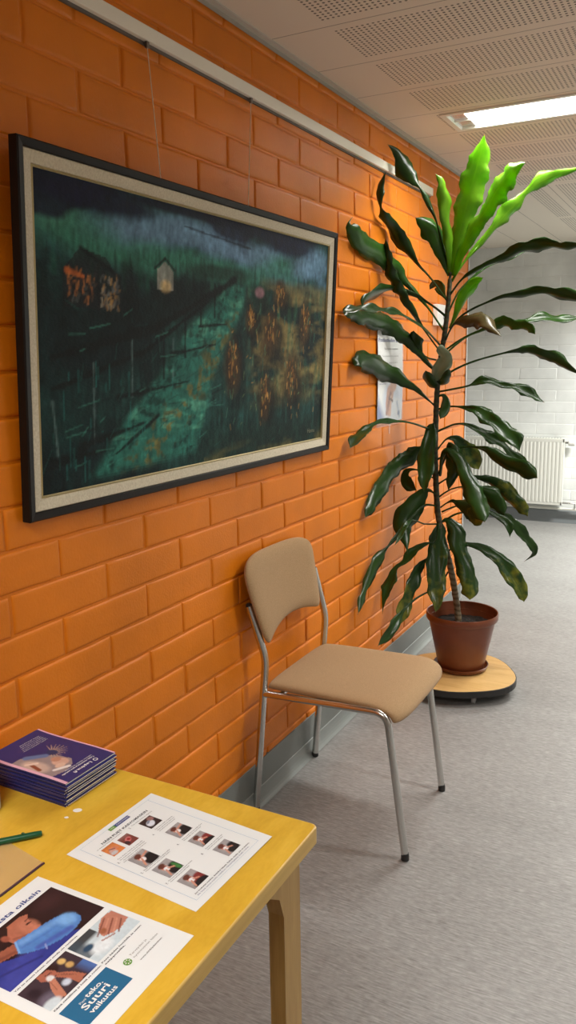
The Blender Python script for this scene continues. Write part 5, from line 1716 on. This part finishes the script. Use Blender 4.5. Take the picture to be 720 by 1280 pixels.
def leaf(kind, rows, idx):
    P = [Vector(r[:3]) / 1000 for r in rows]
    Wd = [Vector(r[3:]) / 10000 for r in rows]
    # resample
    n = len(P)
    L_ = [0.]
    for i in range(n - 1):
        L_.append(L_[-1] + (P[i + 1] - P[i]).length)
    K = max(14, min(64, int(L_[-1] / .0105)))
    vs, uv = [], []
    wmax = max(w.length for w in Wd)
    ph = random.uniform(0, 6.28)
    fq = random.uniform(30, 62)

    def cr(A_, u):
        k = min(int(u), n - 2)
        t_ = u - k
        a_, b_, c_, d_ = A_[max(k - 1, 0)], A_[k], A_[k + 1], A_[min(k + 2, n - 1)]
        return .5 * ((2 * b_) + (c_ - a_) * t_ + (2 * a_ - 5 * b_ + 4 * c_ - d_) * t_ * t_ + (3 * b_ - a_ - 3 * c_ + d_) * t_ ** 3)
    prev = None
    for i in range(K + 1):
        u = i / K * (n - 1)
        c = cr(P, u)
        w = cr(Wd, u)
        fr_ = i / K
        if fr_ > .90:
            w = w * max(.03, 1 - ((fr_ - .90) / .10)) ** .75
        T_ = (cr(P, min(u + .1, n - 1)) - cr(P, max(u - .1, 0))).normalized()
        N_ = w.cross(T_)
        if N_.length > 1e-9:
            N_.normalize()
        else:
            N_ = Vector((0, 0, 1))
        if N_.z < 0:
            N_ = -N_
        if prev is not None and N_.dot(prev) < 0:
            N_ = -N_
        prev = N_
        wl = w.length
        s_along = i / K * L_[-1]
        blade = min(1, wl / max(wmax * .5, 1e-6))
        rip = .0085 * blade * (wl / max(wmax, 1e-6))
        fold = .38 * wl
        for j, q in enumerate((-1, -.5, 0, .5, 1)):
            sd = 1 if q > 0 else -1
            wave = rip * (abs(q) ** 2) * math.sin(fq * s_along + ph + (0 if q < 0 else 1.9))
            wob = 1 + (.11 * math.sin(fq * 1.3 * s_along + ph * 2 + (q > 0) * 2.2) + .05 * math.sin(fq * 3.1 * s_along + ph)) * abs(q)
            v_ = c + w * q * wob + N_ * (fold * abs(q) + wave)
            if v_.x < .0135:
                v_.x = .0135 + .0006 * random.random()
            v_.z = min(v_.z, H - .03)
            vs.append(v_)
            uv.append((i / K, j / 4))
    fs = [(i * 5 + j, i * 5 + j + 1, (i + 1) * 5 + j + 1, (i + 1) * 5 + j) for i in range(K) for j in range(4)]
    mb = MB()
    mb.add(vs, fs, LEAFM[kind])
    mb.uv = uv
    o = mb.build('leaf', pl, smooth=True)
    sm = o.modifiers.new('thick', 'SOLIDIFY')
    sm.thickness = .0012
    sm.offset = 0
    if kind in (1, 2, 3):
        o['label'] = {1: 'fresh light green leaf', 2: 'leaf yellowing towards its tip', 3: 'curled browned leaf', 5: ''}[kind]
    return o


def petiole(rows):
    """round stalk along the narrow first stretch of a leaf"""
    P = [Vector(r[:3]) / 1000 for r in rows]
    Wd = [Vector(r[3:]).length / 10000 for r in rows]
    k = 1
    while k < len(P) and Wd[k] < .011:
        k += 1
    return P[:k + 1] if k >= 2 else None


for i, (kind, data) in enumerate(LEAVES):
    rows = [[int(x) for x in r.split(',')] for r in data.split(';')]
    lf = leaf(kind, rows, i)
    pp = petiole(rows)
    if pp:
        mb = MB()
        nn = len(pp)
        mb.tube(pp, [.0042 - .0022 * q / (nn - 1) for q in range(nn)], LEAFM[kind if kind in (1, 5) else 0], 8)
        mb.uv = [(0.3, .3)] * len(mb.v)
        mb.build('leaf_stalk', lf, smooth=True)

# ================================================================== WALL ITEMS
# A3 poster in a clear pocket
ps = thing('wall_poster', 'white information poster with a photo in a clear pocket on the orange wall', 'poster', (.010, 3.41, 1.21))
py0, py1, pz0, pz1 = 3.255, 3.560, 1.220, 1.628


def SP(s, q, n=0.):
    return (.0105 + n + .006 * math.sin(math.pi * q / .41) * .6, py0 + s, pz0 + q)


PWD, PHT = py1 - py0, pz1 - pz0
p = Pic(46, 62, srgb(232, 234, 232), PWD / PHT)
p.put(((.34 - p.V) * 6 - (p.U - .02) * 5).clip(0, 1), srgb(86, 110, 170), .9)
p.ell(.62, .24, .42, .22, srgb(206, 216, 232), 0, .3)
p.ell(.70, .10, .38, .16, srgb(226, 232, 240), 0, .3)
p.ell(.63, .50, .17, .09, srgb(84, 66, 54), 0, .3)
p.ell(.62, .42, .13, .10, srgb(214, 164, 136), 0, .3)
p.ell(.48, .30, .14, .10, srgb(206, 150, 122), 50, .3)
p.ell(.42, .18, .10, .12, srgb(196, 136, 110), 10, .3)
p.line((.36, .10), (.50, .30), .03, srgb(150, 92, 74))
p.line((.50, .08), (.52, .26), .025, srgb(222, 176, 150))
p.line((.44, .26), (.60, .22), .012, srgb(90, 50, 44))
p.line((.78, .20), (.90, .04), .02, srgb(160, 180, 206), .6, .8)
p.ell(.86, .08, .05, .03, srgb(120, 140, 176), 0, .4)
p.mesh(lambda a, b: SP(a * PWD, b * PHT), 'poster_sheet', ps)
mb = MB()
sp_ = lambda s, q: SP(s, q, .0008)
put_text(mb, sp_, 'Potilastiedon arvo', .03 * PWD, .855 * PHT, .90 * PWD, BLUEINK, .040 * PHT, True)
put_text(mb, sp_, 'Tule mukaan mittaukseen', .24 * PWD, .775 * PHT, .56 * PWD, GREYP, .018 * PHT, True)
for a_, b_, c_, s_ in ((.15, .70, .66, 'Tervetuloa hoitajan vastaanotolle'), (.15, .63, .62, 'Ajanvaraus ma-pe klo 8-15'), (.28, .60, .25, 'puhelin'), (.52, .53, .30, 'Neuvonta'), (.58, .50, .2, 'arkisin'), (.06, .44, .30, 'Kysy lisää'), (.06, .41, .26, 'meiltä')):
    put_text(mb, sp_, s_, a_ * PWD, b_ * PHT, c_ * PWD, GREYP if b_ > .45 else BLUEINK, .016 * PHT)
mb.build('printed_text', ps)
mb = MB()
N_ = 10
vs = [SP(-.010 if s_ == 0 else PWD + .010, -.018 + (PHT + .04) * k / N_, .0018) for k in range(N_ + 1) for s_ in (0, 1)]
mb.add(vs, [(2 * k, 2 * k + 1, 2 * k + 3, 2 * k + 2) for k in range(N_)], CLEAR)
mb.build('plastic_pocket', ps)
mb = MB()
mb.box((.007, 3.405, 1.165), (.0085, 3.418, 1.222), CLEAR)
mb.build('tape_strip', ps)

th = thing('thermostat', 'small white room sensor box on the orange wall behind the plant', 'thermostat', (.006, 4.085, 1.66))
mb = MB()
mb.box((.006, 4.012, 1.657), (.032, 4.162, 1.762), WHITEPL, .004)
mb.build('housing', th)
mb = MB()
mb.box((.032, 4.105, 1.690), (.0330, 4.125, 1.705), mat('grey_sensor_window', (.25, .27, .28), .3), .0003)
mb.build('sensor_window', th)

# ================================================================== RADIATOR
rx0, rx1, rz0, rz1 = -1.25, .135, .175, .772
ry = 7.40
rd = thing('radiator', 'white ribbed panel radiator under the white brick wall behind the plant', 'radiator', (-.55, 7.44, .15))
mb = MB()
nr = int((rx1 - rx0) / .0333)
vs, fs = [], []
cols = []
for i in range(nr):
    x = rx0 + .012 + (rx1 - rx0 - .024) * i / nr
    wv_ = (rx1 - rx0 - .024) / nr
    cols += [(x, .004), (x + wv_ * .30, .004), (x + wv_ * .42, .0), (x + wv_ * .88, .0)]
cols.append((rx1 - .012, .004))
for x, dy in cols:
    vs += [(x, ry + dy, rz0 + .03), (x, ry + dy, rz1 - .03)]
fs = [(2 * i, 2 * i + 2, 2 * i + 3, 2 * i + 1) for i in range(len(cols) - 1)]
mb.add(vs, fs, RADM)
mb.box((rx0, ry + .004, rz0), (rx1, ry + .016, rz0 + .032), RADM, .003)
mb.box((rx0, ry + .004, rz1 - .032), (rx1, ry + .016, rz1), RADM, .003)
mb.box((rx0, ry + .004, rz0), (rx0 + .014, ry + .016, rz1), RADM, .003)
mb.box((rx1 - .014, ry + .004, rz0), (rx1, ry + .016, rz1), RADM, .003)
mb.build('front_panel', rd)
mb = MB()
mb.box((rx0, ry + .016, rz0 + .01), (rx1, ry + .075, rz1 - .012), RADM, .004)
mb.build('body', rd)
mb = MB()
mb.box((rx0, ry + .010, rz1 - .008), (rx1, ry + .08, rz1 + .004), RADM, .002)
for i in range(54):
    x = rx0 + .02 + i * (rx1 - rx0 - .04) / 54
    mb.box((x, ry + .022, rz1 + .0041), (x + .010, ry + .07, rz1 + .0046), BASEG)
mb.build('top_grille', rd)
mb = MB()
mb.tube([(rx1 - .01, ry + .04, rz1 - .035), (rx1 + .04, ry + .04, rz1 - .035)], .010, CHROME, 12)
mb.tube([(rx1 + .030, ry + .04, rz1 - .035), (rx1 + .036, ry + .04, rz1 - .035), (rx1 + .075, ry + .04, rz1 - .035), (rx1 + .085, ry + .04, rz1 - .035)], [.020, .026, .026, .020], WHITEPL, 20)
mb.build('valve', rd, angle=40)
mb = MB()
mb.tube([(rx1 - .01, ry + .04, rz0 + .02), (rx1 + .10, ry + .04, rz0 + .02), (rx1 + .11, ry + .04, rz0 + .01), (rx1 + .11, ry + .04, .152)], .008, CHROME, 10)
mb.build('return_pipe', rd, angle=40)
t = thing('heating_pipe', 'white heating pipe running low along the white brick wall under the radiator', 'pipe', (0, 7.47, .13))
mb = MB()
mb.tube([(-2.15, 7.455, .138), (2.8, 7.455, .138)], .0115, RADM, 14)
mb.build('pipe', t, angle=40)
mb = MB()
for x in (-1.2, .45, 1.6):
    mb.box((x, 7.455, .134), (x + .02, 7.506, .142), RADM, .001)
mb.build('bracket', t)
